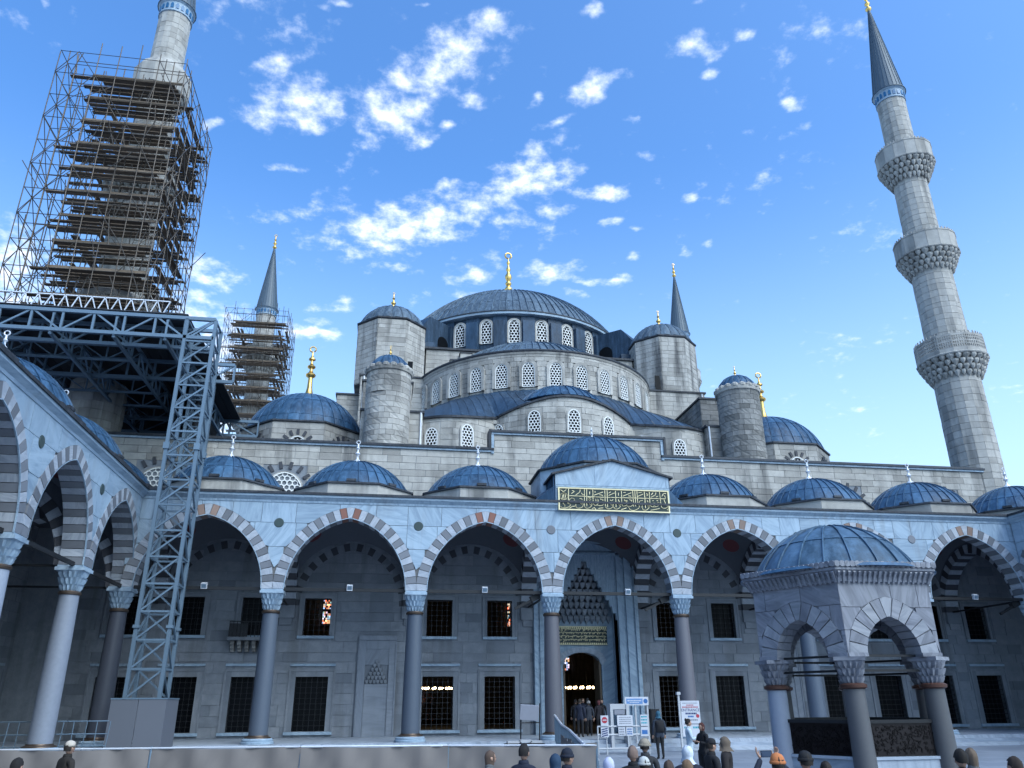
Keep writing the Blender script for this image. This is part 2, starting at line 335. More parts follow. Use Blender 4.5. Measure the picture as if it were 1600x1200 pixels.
# ------------------------------------------------------------------ masonry
def courses(v0, v1, h):
    n = max(1, round((v1-v0)/h)); e = [v0+(v1-v0)*(i+(rnd.uniform(-.12, .12) if 0 < i < n else 0))/n for i in range(n+1)]
    return list(zip(e, e[1:]))
def ashlar(u0, u1, v0, v1, ch, bl, gap=.02, holes=(), low=None, high=None, ends=()):
    out = []
    for va, vb in courses(v0, v1, ch):
        u = u0-rnd.random()*bl
        cuts = [u]
        while u < u1:
            u += bl*rnd.uniform(.6, 1.4); cuts.append(u)
        for ua, ub in zip(cuts, cuts[1:]):
            a, b = max(ua, u0), min(ub, u1)
            if b-a < .06: continue
            segs = [(a, b)]
            for (h0, g0, h1, g1) in holes:
                if min(vb, g1)-max(va, g0) < .25*(vb-va): continue
                ns = []
                for (p, q) in segs:
                    if q <= h0 or p >= h1: ns.append((p, q)); continue
                    if h0-p > .05: ns.append((p, h0))
                    if q-h1 > .05: ns.append((h1, q))
                segs = ns
            for p, q in segs:
                g = gap/2; p += g; q -= g; b0 = va+g; t0 = vb-g
                if q-p < .04: continue
                if low is None and high is None:
                    out.append([(p, b0), (q, b0), (q, t0), (p, t0)]); continue
                N = 10; us = [p+(q-p)*i/N for i in range(N+1)]
                lo = [max(b0, low(x)+g) if low else b0 for x in us]; hi = [min(t0, high(x)-g) if high else t0 for x in us]
                i = 0
                while i <= N:
                    if hi[i]-lo[i] < .03: i += 1; continue
                    j = i
                    while j < N and hi[j+1]-lo[j+1] >= .03: j += 1
                    if j > i:
                        bot = [(us[k], lo[k]) for k in range(i, j+1)]; top = [(us[k], hi[k]) for k in range(j, i-1, -1)]
                        if all(abs(z-b0) < 1e-6 for _, z in bot): bot = [bot[0], bot[-1]]
                        if all(abs(z-t0) < 1e-6 for _, z in top): top = [top[0], top[-1]]
                        out.append(bot+top)
                    i = j+1
    return out
def area(p): return abs(sum(p[i][0]*p[(i+1) % len(p)][1]-p[(i+1) % len(p)][0]*p[i][1] for i in range(len(p))))/2
def lay(polys, fn, w0, w1, mat, parent, name, single=0, rest='masonry'):
    """polys become objects (the first `single`), the remainder one joined part"""
    for p in polys[:single]: piece(name, p, fn, w0, w1+rnd.uniform(-.006, .006), mat, parent)
    b = MB()
    for p in polys[single:]: b.prism(p, fn, w0, w1+rnd.uniform(-.006, .006))
    if b.f: b.build(rest, mat, parent, kind='stuff')
def plane_fn(O, U, N):
    O = Vector(O); U = Vector(U); N = Vector(N)
    def f(u, v, w):
        p = O+U*u+N*w; return (p.x, p.y, p.z+v)
    return f
# pointed arch, half span a, rise h above springing z0
class Arch:
    def __init__(s, a, h, z0, t, xc=0.0):
        s.a, s.h, s.z0, s.t, s.xc = a, h, z0, t, xc
        s.c = (h*h-a*a)/(2*a); s.r = a+s.c
    def pt(s, th, r): return (-s.c+r*cos(th), s.z0+r*sin(th))
    def top(s, r): return acos(max(-1, min(1, s.c/r)))
    def low(s, u, r=None):
        r = s.r+s.t if r is None else r
        x = abs(u-s.xc)+s.c
        return s.z0+sqrt(r*r-x*x) if x < r else -1e9
    def curve(s, r=None, n=16):
        r = s.r if r is None else r; T = s.top(r)
        R = [s.pt(T*i/n, r) for i in range(n+1)]
        return [(s.xc+x, z) for x, z in R]+[(s.xc-x, z) for x, z in reversed(R[:-1])]
    def vouss(s, n, gap=.012):
        """list of (index from crown, polygon); index 0 is the keystone"""
        T = s.top(s.r+s.t*.5); out = []; k = T/(n+.5); g = gap/s.r
        key = [s.pt(T-k*.5+g, s.r), s.pt(T-k*.5+g, s.r+s.t)]
        tz = s.z0+sqrt((s.r+s.t)**2-s.c**2); bz = s.z0+s.h
        out.append((0, [(s.xc-key[0][0], key[0][1]), (s.xc, bz), (s.xc+key[0][0], key[0][1]), (s.xc+key[1][0], key[1][1]), (s.xc, tz), (s.xc-key[1][0], key[1][1])]))
        for i in range(n):
            t1 = T-k*(.5+i)-g; t0 = T-k*(1.5+i)+g
            if t1-t0 < .01: continue
            P = [s.pt(t0, s.r), s.pt(t1, s.r), s.pt(t1, s.r+s.t), s.pt(t0, s.r+s.t)]
            for sg in (1, -1): out.append((i+1, [(s.xc+sg*x, z) for x, z in P]))
        return out

# ------------------------------------------------------------------ columns
def lerp(a, b, t): return a+(b-a)*t
def capital_mb(r0, z0, z1, half):
    """muqarnas capital: three tiers of little pointed cells growing from round to square"""
    b = MB(); T = 3; n = 64
    rings = []
    for k in range(T+1):
        t = k/T; z = lerp(z0, z1-.14*(z1-z0), t)
        rings.append((t, z))
    def rad(a, t):
        c = abs(cos(a)); s_ = abs(sin(a)); sq = half/max(c, s_); rd = r0*1.03
        m = min(sq, half*1.18)
        return lerp(rd, m, t**.85)
    prev = None
    for k in range(T):
        t0, za = rings[k]; t1, zb = rings[k+1]
        # tier: stands out at the top edge, cells cut below
        V = []; rows = [(0, za), (.45, lerp(za, zb, .45)), (.8, lerp(za, zb, .8)), (1, zb)]
        for (q, z) in rows:
            for i in range(n):
                a = 2*pi*(i+2*(k % 2))/n; ph = (i % 4)/4.0; cell = abs(ph-.5)*2
                e = lerp(t0, t1, q); rr = rad(a, e)
                rr *= 1-(.20*(1-cell)*(1-q**3)) if q < 1 else 1.02
                if q == 0: rr *= .90
                V.append((rr*cos(a), rr*sin(a), z))
        F = [(j*n+i, j*n+(i+1) % n, (j+1)*n+(i+1) % n, (j+1)*n+i) for j in range(3) for i in range(n)]
        F += [tuple(range(n-1, -1, -1)), tuple(range(3*n, 4*n))]
        b.add(V, F)
    b.box(-half*1.04, half*1.04, -half*1.04, half*1.04, z1-.14*(z1-z0), z1)
    return b
_colmesh = {}
def column(parent, x, y, shaft_mat, zf=.45, zn=5.9, zt=6.88, r=.41, half=.5, plinth=True):
    key = (shaft_mat.name, zf, zn, zt, r, half)
    if key not in _colmesh:
        zb = zf+.33; H = zn-zb
        sh = MB(); sh.lathe([(r, 0), (r*1.0, H*.02), (r*.99, H*.3), (r*.94, H*.65), (r*.85, H*.98), (r*.85, H)], n=28)
        ba = MB(); ba.lathe([(r*1.72, 0), (r*1.72, .07), (r*1.6, .09), (r*1.62, .16), (r*1.5, .2), (r*1.42, .22)], n=32); ba.box(-r*1.75, r*1.75, -r*1.75, r*1.75, -.12, .0)
        rg = MB(); rg.lathe([(r*1.4, 0), (r*1.36, .04), (r*1.1, .08), (r*1.06, .12)], n=28)
        nr = MB(); nr.lathe([(r*.87, 0), (r*.98, .03), (r*1.0, .09), (r*.9, .13), (r*.88, .15)], n=28)
        cp = capital_mb(r*.86, 0, zt-zn-.12, half)
        _colmesh[key] = [sh.mesh('column_shaft', shaft_mat, 40), ba.mesh('column_base', MARBLE, 40), rg.mesh('base_ring', BRONZE, 40),
                         nr.mesh('neck_ring', BRONZE, 40), cp.mesh('capital', MARBLE, 25)]
    sh, ba, rg, nr, cp = _colmesh[key]
    po = WL[parent]; zb = zf+.33
    c = link('column', sh, parent, Vector((x, y, zb))-po); WL[c] = Vector((x, y, zb))
    link('base', ba, c, (0, 0, -.33)); link('base_ring', rg, c, (0, 0, -.11))
    link('neck_ring', nr, c, (0, 0, zn-zb-.02)); link('capital', cp, c, (0, 0, zn-zb+.12))
    return c

# ------------------------------------------------------------------ domes
FIN_W = [(.0, .0), (.20, .02), (.16, .10), (.05, .2), (.04, .34), (.11, .42), (.04, .50), (.035, .60), (.085, .66), (.035, .72), (.03, .85)]
FIN_G = [(.62, 0), (.45, .12), (.28, .38), (.19, .8), (.16, 1.45), (.16, 1.6), (.34, 1.72), (.36, 1.86), (.18, 2.02), (.12, 2.15), (.12, 2.3), (.28, 2.4), (.3, 2.5), (.14, 2.64), (.1, 2.8), (.1, 2.95), (.25, 3.02), (.25, 3.1), (.1, 3.26), (.06, 3.45), (.05, 3.7)]
FIN_D = [(1.5, -.15), (1.05, .1), (.6, .5), (.33, 1.0), (.28, 1.25), (.6, 1.45), (.66, 1.62), (.4, 1.85), (.3, 1.95), (.48, 2.1), (.5, 2.22), (.28, 2.4), (.42, 2.6), (.56, 2.8), (.5, 3.0), (.28, 3.2), (.22, 3.4), (.36, 3.55), (.36, 3.65), (.18, 3.85), (.14, 4.1), (.27, 4.25), (.25, 4.35), (.1, 4.5), (.08, 4.8)]
FIN_S = [(.34, 0), (.2, .15), (.1, .35), (.08, .5), (.2, .62), (.2, .7), (.07, .85), (.06, 1.0), (.13, 1.08), (.05, 1.2), (.04, 1.5)]
def finial(parent, x, y, z, prof, mat, s=1.0, crown=True, rr=.13, name='finial'):
    b = MB(); b.lathe([(r*s, q*s) for r, q in prof], (x, y, z), 14)
    if crown:                              # crescent ring at the tip
        zt = z+prof[-1][1]*s+rr*.8; n = 14
        for i in range(n):
            a0, a1 = -pi/2+.25+(2*pi-.5)*0+(i/n)*2*pi*.93-pi*.93+pi/2+pi/2, 0
            a1 = a0+2*pi*.93/n
            b.tube((x+rr*cos(a0), y, zt+rr*sin(a0)), (x+rr*cos(a1), y, zt+rr*sin(a1)), rr*.26, 5)
    return b.build(name, mat, parent, 50)
def dome(parent, x, y, z, r, h, ngore, rows, mat, single=True, flute=0.0, lap=.02, name='dome', half=None, nsub=2, seam=.045, face=None):
    """lead dome; panels that can be seen from the courtyard are separate parts, the far side is one covering"""
    Rs = (r*r+h*h)/(2*h); T = acos((Rs-h)/Rs) if h <= r else pi-asin(r/Rs); zc = h-Rs
    po = WL[parent]
    def P(th, ph, d=0.0):
        return ((Rs+d)*sin(th)*cos(ph), (Rs+d)*sin(th)*sin(ph), zc+(Rs+d)*cos(th))
    core = MB(); core.lathe([(max(.01, (Rs-.05)*sin(T*i/8)), zc+(Rs-.05)*cos(T*i/8)) for i in range(8, -1, -1)], n=ngore)
    d = core.build(name, mat, None, 60); WL[d] = Vector((x, y, z)); d.parent = parent; d.location = Vector((x, y, z))-po
    dphi = 2*pi/ngore
    def panel_mb(j, rot=0.0):
        t0, t1 = T*rows[j], T*rows[j+1]; b = MB()
        nv = 4 if t1-t0 > .25 else 3
        def fn(a, q):
            th = lerp(t0, t1, q); ph = (a-.5)*dphi*.995+rot
            dd = lap*q+flute*sin(pi*a)
            return P(max(th, .004), ph, dd)
        b.grid(fn, 3 if flute else nsub, nv)
        # standing seam on one side and the folded lower edge
        ww = seam/max(.3, r)*1.0
        for q0 in range(nv):
            ta, tb = lerp(t0, t1, q0/nv), lerp(t0, t1, (q0+1)/nv)
            ta = max(ta, .03)
            if tb <= ta: continue
            V = []
            for th in (ta, tb):
                e = min(seam*.5/(Rs*sin(th)), dphi*.3)
                for ph, dd in ((-dphi/2-e, 0), (-dphi/2-e*.7, seam), (-dphi/2+e*.7, seam), (-dphi/2+e, 0)):
                    V.append(P(th, ph+rot, dd+lap))
            b.add(V, [(i, i+1, 5+i, 4+i) for i in range(3)])
        V = [P(t1, (i/3-.5)*dphi+rot, dd) for i in range(4) for dd in (lap+flute*sin(pi*i/3), -.05)]
        b.add(V, [(2*i, 2*i+1, 2*i+3, 2*i+2) for i in range(3)])
        return b
    back = MB()
    for j in range(len(rows)-1):
        me = panel_mb(j).mesh('lead_panel', mat, 30) if single else None
        for i in range(ngore):
            a = dphi*(i+.5)
            wx, wy = x+r*cos(a), y+r*sin(a)
            fr = cos(a)*(CAM.x-wx)+sin(a)*(CAM.y-wy) > -.25*sqrt((CAM.x-wx)**2+(CAM.y-wy)**2)
            if half and not half(a): continue
            if single and fr: link('lead_panel', me, d, (0, 0, 0), (0, 0, a))
            else:
                pm = panel_mb(j, a); back.add(pm.v, pm.f)
    if back.f:
        me = back.mesh('lead_covering', mat, 30); o = link('lead_covering', me, d); o['kind'] = 'stuff'
    return d
def octo(r, z0, z1, x, y, b, n=8, a0=pi/8, r1=None):
    b.lathe([(r, z0), (r1 or r, z1)], (x, y, 0), n, a0, a0+2*pi)
def ring_edge(parent, x, y, r, z, n, w, mat, name, a0=0, hgt=.1, inner=.5):
    b = MB(); b.lathe([(r-inner, z-.02), (r, z), (r+w, z+.01), (r+w, z+hgt), (r, z+hgt+.02), (r-inner, z+hgt+.06)], (x, y, 0), n, a0, a0+2*pi)
    return b.build(name, mat, parent)

# ------------------------------------------------------------------ windows
def hexgrille(w, h, arch=True, pitch=.2, frame=.05, th=.05, rise=None):
    """pierced plaster lattice in the x-z plane, z from 0 to h, thickness along y (front at y=-th)"""
    b = MB(); hw = w/2; rise = rise or hw*1.15
    def top(x):
        if not arch: return h
        x = abs(x)/hw
        return h-rise+rise*sqrt(max(0, 1-x**1.8)) if x < 1 else h-rise
    R = pitch/sqrt(3); rows = int(h/(pitch*.866))+2; colsn = int(w/pitch)+2
    for j in range(rows):
        for i in range(-colsn, colsn+1):
            cx = (i+.5*(j % 2))*pitch; cz = j*pitch*.866+pitch*.3
            if abs(cx) > hw-pitch*.25 or cz > top(cx)-pitch*.3 or cz < pitch*.1: continue
            out = [(cx+R*sin(k*pi/3), cz+R*cos(k*pi/3)) for k in range(6)]; inn = [(cx+R*.78*sin(k*pi/3), cz+R*.78*cos(k*pi/3)) for k in range(6)]
            cl = lambda p: (max(-hw, min(hw, p[0])), max(0, min(top(p[0]), p[1])))
            out = [cl(p) for p in out]; inn = [cl(p) for p in inn]
            V = [(p[0], -th, p[1]) for p in out]+[(p[0], -th, p[1]) for p in inn]+[(p[0], 0, p[1]) for p in inn]
            b.add(V, [(k, (k+1) % 6, 6+(k+1) % 6, 6+k) for k in range(6)]+[(6+k, 6+(k+1) % 6, 12+(k+1) % 6, 12+k) for k in range(6)])
    n = 16
    pts = [(-hw, 0)]+[(-hw+w*i/n, top(-hw+w*i/n)) for i in range(n+1)]+[(hw, 0)]
    ins = [(-hw+frame, frame)]+[((-hw+w*i/n)*(1-frame/hw), top((-hw+w*i/n))-frame) for i in range(n+1)]+[(hw-frame, frame)]
    m = len(pts)
    V = [(p[0], -th*1.25, p[1]) for p in pts]+[(p[0], -th*1.25, p[1]) for p in ins]+[(p[0], 0, p[1]) for p in ins]+[(p[0], 0, p[1]) for p in pts]
    b.add(V, [(k, (k+1) % m, m+(k+1) % m, m+k) for k in range(m)]+[(m+k, m+(k+1) % m, 2*m+(k+1) % m, 2*m+k) for k in range(m)]+[(k, 3*m+k, 3*m+(k+1) % m, (k+1) % m) for k in range(m)])
    return b, top
_gm = {}
def lattice_window(parent, loc, rz, w, h, name='lattice_window', surround=None, depth=.16, pitch=.2):
    """frame (arched surround) as the part; grille and pane are its sub-parts. Faces local -y."""
    key = (round(w, 2), round(h, 2), bool(surround), pitch)
    if key not in _gm:
        g, top = hexgrille(w, h, True, pitch)
        hw = w/2; n = 16; s_ = MB(); t = surround or .07
        # surround: arched band standing proud of the wall
        ri = [(-hw, 0)]+[(-hw+w*i/n, top(-hw+w*i/n)) for i in range(n+1)]+[(hw, 0)]
        ro = [(-hw-t, 0)]+[((-hw+w*i/n)*(1+t/hw), top(-hw+w*i/n)+t) for i in range(n+1)]+[(hw+t, 0)]
        m = len(ri); yf = -depth
        V = [(p[0], yf, p[1]) for p in ro]+[(p[0], yf, p[1]) for p in ri]+[(p[0], .02, p[1]) for p in ri]+[(p[0], .02, p[1]) for p in ro]
        s_.add(V, [(k, k+1, m+k+1, m+k) for k in range(m-1)]+[(m+k, m+k+1, 2*m+k+1, 2*m+k) for k in range(m-1)]+[(k, 3*m+k, 3*m+k+1, k+1) for k in range(m-1)])
        p_ = MB(); p_.add([(p[0], .015, p[1]) for p in ri], [tuple(range(len(ri)))])
        _gm[key] = (s_.mesh('window_surround', STONE), g.mesh('grille', GRILLE), p_.mesh('pane', GLASS_D))
    a, b, c = _gm[key]
    f = link(name, a, parent, Vector(loc)-WL[parent], (0, 0, rz))
    link('grille', b, f, (0, -.02, 0)); link('pane', c, f)
    return f
_bm = {}
def barred_window(parent, loc, rz, w, h, nx, nz, surround=.3, sill=True, lintel=True, name='barred_window', depth=.45):
    key = (w, h, nx, nz, surround, sill, lintel)
    if key not in _bm:
        hw = w/2; fr = MB(); t = surround; pr = .05
        for (x0, x1, z0, z1) in ((-hw-t, -hw, -.02, h+t), (hw, hw+t, -.02, h+t), (-hw, hw, h, h+t)): fr.box(x0, x1, -pr, depth, z0, z1)
        for (x0, x1, z0, z1) in ((-hw-t-.06, -hw-t+.04, 0, h+t+.06), (hw+t-.04, hw+t+.06, 0, h+t+.06), (-hw-t+.04, hw+t-.04, h+t-.04, h+t+.06)): fr.box(x0, x1, -pr-.04, 0, z0, z1)
        si = MB(); si.box(-hw-t*1.25, hw+t*1.25, -.14, depth, -.16, -.02)
        if lintel: si.box(-hw-t*1.1, hw+t*1.1, -.09, .02, h+t+.22, h+t+.34)
        ba = MB()
        for i in range(nx+1):
            x = -hw+w*i/nx; ba.tube((x, .12, 0), (x, .12, h), .016, 5)
        for j in range(nz+1):
            z = h*j/nz; ba.tube((-hw, .12, z), (hw, .12, z), .016, 5)
            if 0 < j < nz:
                for i in range(1, nx): ba.obox((-hw+w*i/nx, .12, z), (.03, 0, 0), (0, .03, 0), (0, 0, .03))
        pa = MB(); pa.box(-hw, hw, depth-.06, depth-.03, 0, h)
        for x in (-hw, -hw/3, hw/3, hw): pa.box(x-.03, x+.03, depth-.1, depth-.06, 0, h)
        _bm[key] = (fr.mesh('window_frame', STONE_W), si.mesh('sill', MARBLE), ba.mesh('iron_grille', IRON), pa.mesh('pane', GLASS_D))
    a, b, c, d = _bm[key]
    f = link(name, a, parent, Vector(loc)-WL[parent], (0, 0, rz))
    link('sill', b, f); link('iron_grille', c, f); link('pane', d, f)
    return f

# ------------------------------------------------------------------ ground
def ground():
    b = MB(); ys = [-400, -60, -20, -14, -9, -3, 6, 400]; zs = [-.45, -.45, -.45, -.32, -.14, 0, 0, 0]
    xs = [-500, -60, -23, 0, 23, 60, 500]; n = len(xs)
    b.add([(x, y, z) for y, z in zip(ys, zs) for x in xs], [(j*n+i, j*n+i+1, (j+1)*n+i+1, (j+1)*n+i) for j in range(len(ys)-1) for i in range(n-1)])
    t = NT('courtyard_paving'); p = t.P()
    br = t.n('ShaderNodeTexBrick'); t.put(p, br.inputs['Vector']); br.inputs['Scale'].default_value = 1
    br.inputs['Brick Width'].default_value = 1.3; br.inputs['Row Height'].default_value = .8; br.inputs['Mortar Size'].default_value = .012
    br.inputs['Color1'].default_value = (.30, .33, .38, 1); br.inputs['Color2'].default_value = (.22, .25, .30, 1); br.inputs['Mortar'].default_value = (.12, .13, .14, 1)
    c = t.mix(.5, br.outputs[0], t.mix(t.noise(p, .8, 6, .65), (.35, .35, .35), (1.3, 1.3, 1.3)), 'MULTIPLY')
    m = t.done(c, .45, 0, .5)
    tag(b.build('courtyard_ground', m), kind='structure')
ground()
def gz(y):
    pts = [(-400, -.45), (-20, -.45), (-14, -.32), (-9, -.14), (-3, 0), (400, 0)]
    for (a, p), (b, q) in zip(pts, pts[1:]):
        if a <= y <= b: return lerp(p, q, (y-a)/(b-a))

# ------------------------------------------------------------------ arcaded portico
ZT, ZC = 10.98, 11.38                      # wall head, top of cornice
def heightwall(b, us, low, top, fn, w0, w1):
    """wall between low(u) and top, both faces and the underside"""
    for a, c in zip(us, us[1:]):
        la, lc = low(a+1e-6), low(c-1e-6)
        if min(la, lc) > top-.01: continue
        V = [fn(a, la, w1), fn(c, lc, w1), fn(c, top, w1), fn(a, top, w1), fn(a, la, w0), fn(c, lc, w0), fn(c, top, w0), fn(a, top, w0)]
        b.add(V, [(0, 1, 2, 3), (7, 6, 5, 4), (4, 5, 1, 0), (3, 2, 6, 7)])
def portico(P, fn, B, nb, u_first, depth, cols, col_mats, dome_spec, wall=None, nv=16, skip_first_col=False, u_ends=None, wallarch=True, zw=6.95, reds=()):
    """fn(u, z, w): u along the arcade, w towards the courtyard. bays start at u_first"""
    TH = .43; a = B/2-.485
    centres = [u_first+B*(i+.5) for i in range(nb)]; uA, uB = u_first, u_first+B*nb
    if u_ends: uA, uB = u_ends
    arches = [Arch(a, 3.38, zw, .5, c) for c in centres]
    low = lambda u: max([zw-.02]+[A.low(u) for A in arches])
    lowc = lambda u: max([zw-.02]+[A.low(u, A.r+.1) for A in arches])
    us = sorted(set([uA, uB]+[min(max(uA+(uB-uA)*i/(nb*44), uA), uB) for i in range(nb*44+1)]))
    core = MB(); heightwall(core, us, lowc, ZT, fn, -TH, TH-.05); core.build('arcade_wall', JOINT, P)
    polys = ashlar(uA, uB, zw, ZT, .98, 1.5, .018, low=low)
    for p in polys:
        if area(p) > .03: piece('marble_slab', p, fn, TH-.06, TH+rnd.uniform(-.004, .004), MARBLE, P)
    for bi, A in enumerate(arches):
        for i, p in A.vouss(nv):
            if i == 1: m = VOUS_R if bi in reds else VOUS_B if reds else VOUS_D
            else: m = VOUS_L if i % 2 == 0 else VOUS_D
            piece('voussoir', p, fn, -TH-.01, TH+.012+.006*(i % 2), m, P, True)
        e = MB(); ci, co = A.curve(A.r-.0), A.curve(A.r-.035)   # thin moulded lip on the arch edge
        for (p, q, r_, s_) in zip(ci, ci[1:], co[1:], co): e.add([fn(*p, TH+.03), fn(*q, TH+.03), fn(*r_, TH+.03), fn(*s_, TH+.03), fn(*p, TH-.02), fn(*q, TH-.02), fn(*r_, TH-.02), fn(*s_, TH-.02)], [(0, 1, 2, 3), (3, 2, 6, 7)])
        e.build('arch_lip', MARBLE, P)
    # cornice: moulded marble, lead drip, lead roof
    prof = [(TH-.06, ZT-.02), (TH+.03, ZT), (TH+.05, ZT+.1), (TH+.16, ZT+.22), (TH+.2, ZT+.26), (TH+.2, ZC-.03), (TH-.3, ZC-.03)]
    c = MB()
    for (w0, z0), (w1, z1) in zip(prof, prof[1:]): c.add([fn(uA, z0, w0), fn(uB, z0, w0), fn(uB, z1, w1), fn(uA, z1, w1)], [(0, 1, 2, 3)])
    c.build('cornice', MARBLE, P)
    d = MB()
    def slab(b, u0, u1, w0, w1, z0, z1):
        V = [fn(u0, z0, w0), fn(u1, z0, w0), fn(u1, z0, w1), fn(u0, z0, w1), fn(u0, z1, w0), fn(u1, z1, w0), fn(u1, z1, w1), fn(u0, z1, w1)]
        b.add(V, [(3, 2, 1, 0), (4, 5, 6, 7), (0, 1, 5, 4), (1, 2, 6, 5), (2, 3, 7, 6), (3, 0, 4, 7)])
    slab(d, uA, uB, TH+.05, TH+.26, ZC-.028, ZC+.085); d.build('lead_drip', LEAD_D, P)
    d = MB(); slab(d, uA, uB, -depth, TH+.1, ZC+.0, ZC+.08); d.build('lead_roof', LEAD, P)
    # stylobate steps
    for k in range(3):
        s = MB(); slab(s, uA, uB, -depth if k == 2 else .3, 1.75-.37*k, (0 if k == 0 else .15*k-.01)-.02*(k == 0), .15*(k+1)); s.build('step', STEP_M, P)
    # columns
    cu = [u_first+B*i for i in range(nb+1)]
    for i, u in enumerate(cu):
        if i not in cols: continue
        x, y, _ = fn(u, 0, 0); column(P, x, y, col_mats.get(i, GRANITE_B), zn=5.9, zt=6.88, half=.5)
    im = MB()
    for i, u in enumerate(cu): slab(im, u-.49, u+.49, -.45, .45, 6.875, zw)
    im.build('impost', MARBLE, P)
    # tie rods along and across
    for ua, ub in zip(cu, cu[1:]):
        t = MB(); t.beam(fn(ua+.45, zw+.03, .1), fn(ub-.45, zw+.03, .1), .1, .15); t.build('tie_rod', IRON, P)
    for u in cu:
        t = MB(); t.beam(fn(u, zw+.03, -.44), fn(u, zw+.03, -depth), .07, .09); t.build('tie_rod', IRON, P)
    # transverse arches with striped voussoirs
    dd = depth-TH; ta = dd/2-.22; wc = -(TH+dd/2); tt = .42
    for u in cu:
        fx = lambda q, z, w, u=u: fn(u+w, z, q)
        T = Arch(ta, 3.1, zw, .5, wc)
        b = MB(); b2 = MB()
        for i, p in T.vouss(13): (b2 if i % 2 else b).prism(p, fx, -tt, tt, True)
        b.cur = 0
        n0 = len(b.v); b.v += b2.v; b.f += [tuple(i+n0 for i in f) for f in b2.f]; b.mi += [1]*len(b2.f)
        b.build('transverse_arch', [VOUS_L, VOUS_K], P, kind='stuff')
        b = MB(); qs = [-TH-dd*i/30 for i in range(31)][::-1]
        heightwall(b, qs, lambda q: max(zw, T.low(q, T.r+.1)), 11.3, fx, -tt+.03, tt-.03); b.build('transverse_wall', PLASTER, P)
        b = MB(); slab(b, u-.45, u+.45, -depth-.01, -depth+.24, 6.3, zw); slab(b, u-.32, u+.32, -depth-.01, -depth+.16, 5.95, 6.3); b.build('corbel', STONE_W, P)
    # blind arch on the back wall, alternating dark stones
    if wallarch:
        for c in centres:
            A = Arch(B/2-.62, 3.0, zw, .42, c); b = MB(); b2 = MB()
            for i, p in A.vouss(13): (b2 if i % 2 else b).prism(p, fn, -depth-.02, -depth+(.06 if i % 2 else .05))
            n0 = len(b.v); b.v += b2.v; b.f += [tuple(i+n0 for i in f) for f in b2.f]; b.mi += [1]*len(b2.f)
            b.build('wall_arch', [STONE_W, VOUS_K], P, kind='stuff')
    # sail vaults and their red roundels
    hx, hy = B/2, depth/2; Rv = sqrt(hx*hx+hy*hy)+.02
    for c in centres:
        def sv(s_, t_, c=c):
            dx = (s_-.5)*2*hx; dy = (t_-.5)*2*hy
            z = zw+.15+sqrt(max(0, Rv*Rv-dx*dx-dy*dy)); return fn(c+dx, min(z, 11.36), -hy+dy)
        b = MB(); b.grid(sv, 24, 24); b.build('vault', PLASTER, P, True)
        for sx in (-1, 1):
            for sy in (-1, 1):
                n = Vector((sx*hx*.66, sy*hy*.66, 0)); n.z = sqrt(Rv*Rv-n.x**2-n.y**2); nn = n.normalized()
                e1 = nn.cross(Vector((0, 0, 1))).normalized(); e2 = nn.cross(e1); r = MB(); V = []
                for i in range(20):
                    q = n-nn*.03+(e1*cos(i*pi/10)+e2*sin(i*pi/10))*.48; V.append(fn(c+q.x, zw+.15+q.z, -hy+q.y))
                r.add(V, [tuple(range(20))]); r.build('painted_roundel', RED_P, P)
    # porphyry roundels in the spandrels
    for i, u in enumerate(cu):
        if i in (0, nb) and u_ends is None: continue
        x = MB(); x.add([fn(u+.2*cos(k*pi/10), 10.0+.2*sin(k*pi/10), TH+.03) for k in range(20)]+[fn(u+.23*cos(k*pi/10), 10.0+.23*sin(k*pi/10), TH) for k in range(20)],
                        [tuple(range(20))]+[(k, (k+1) % 20, 20+(k+1) % 20, 20+k) for k in range(20)])
        x.build('roundel', PORPH if i % 3 else VOUS_D, P)
    # drums and domes
    for (u, w, zb, r, h, r8, single, fin) in dome_spec:
        x, y, _ = fn(u, 0, w)
        b = MB(); b.lathe([(r8/cos(pi/8), ZC), (r8/cos(pi/8), zb-.16)], (x, y, 0), 8, pi/8, 2*pi+pi/8); b.build('drum', STONE, P)
        ring_edge(P, x, y, r8/cos(pi/8), zb-.17, 8, .1, LEAD_D, 'drum_edge', pi/8, .1, .4)
        dm = dome(P, x, y, zb-.02, r, h, 34, (0, .30, .74, 1), LEAD, single)
        # snow blocks at the dome foot
        for k in range(8):
            an = pi/8+k*pi/4+pi/8*.9
            if not single: continue
            q = MB(); cx, cy = x+(r+.02)*cos(an), y+(r+.02)*sin(an)
            q.obox((cx, cy, zb+.07), (cos(an)*.06, sin(an)*.06, 0), (-sin(an)*.24, cos(an)*.24, 0), (0, 0, .06)); q.build('drip_block', LEAD_D, P)
        if fin: finial(P, x, y, zb+h-.03, FIN_W, WHITE_F, fin, True, .1)
        else:
            q = MB(); q.lathe([(.3, -.05), (.28, .05), (.12, .14), (.03, .18)], (x, y, zb+h), 12); q.build('finial', WHITE_F, P, 40)
BAY = 6.57
FP = thing('front_portico', 'long white marble arcade of seven pointed arches under blue lead domes below the hall', 'arcade', (0, 0, 0))
ff = lambda u, z, w: (u, -w, z)
cm = {0: GRANITE_D, 1: GRANITE_B, 2: GRANITE_B, 3: GRANITE_P, 4: GRANITE_P, 5: GRANITE_B, 6: GRANITE_B, 7: GRANITE_B}
ds = [(k*BAY, -3.18, 12.34, 2.82, 1.74, 2.95, True, 1.35) for k in (-4, -3, -2, -1, 1, 2, 3, 4)]
portico(FP, ff, BAY, 7, -3.5*BAY, 6.32, range(8), cm, ds, u_ends=(-23.0, 23.0), reds=(1, 2))
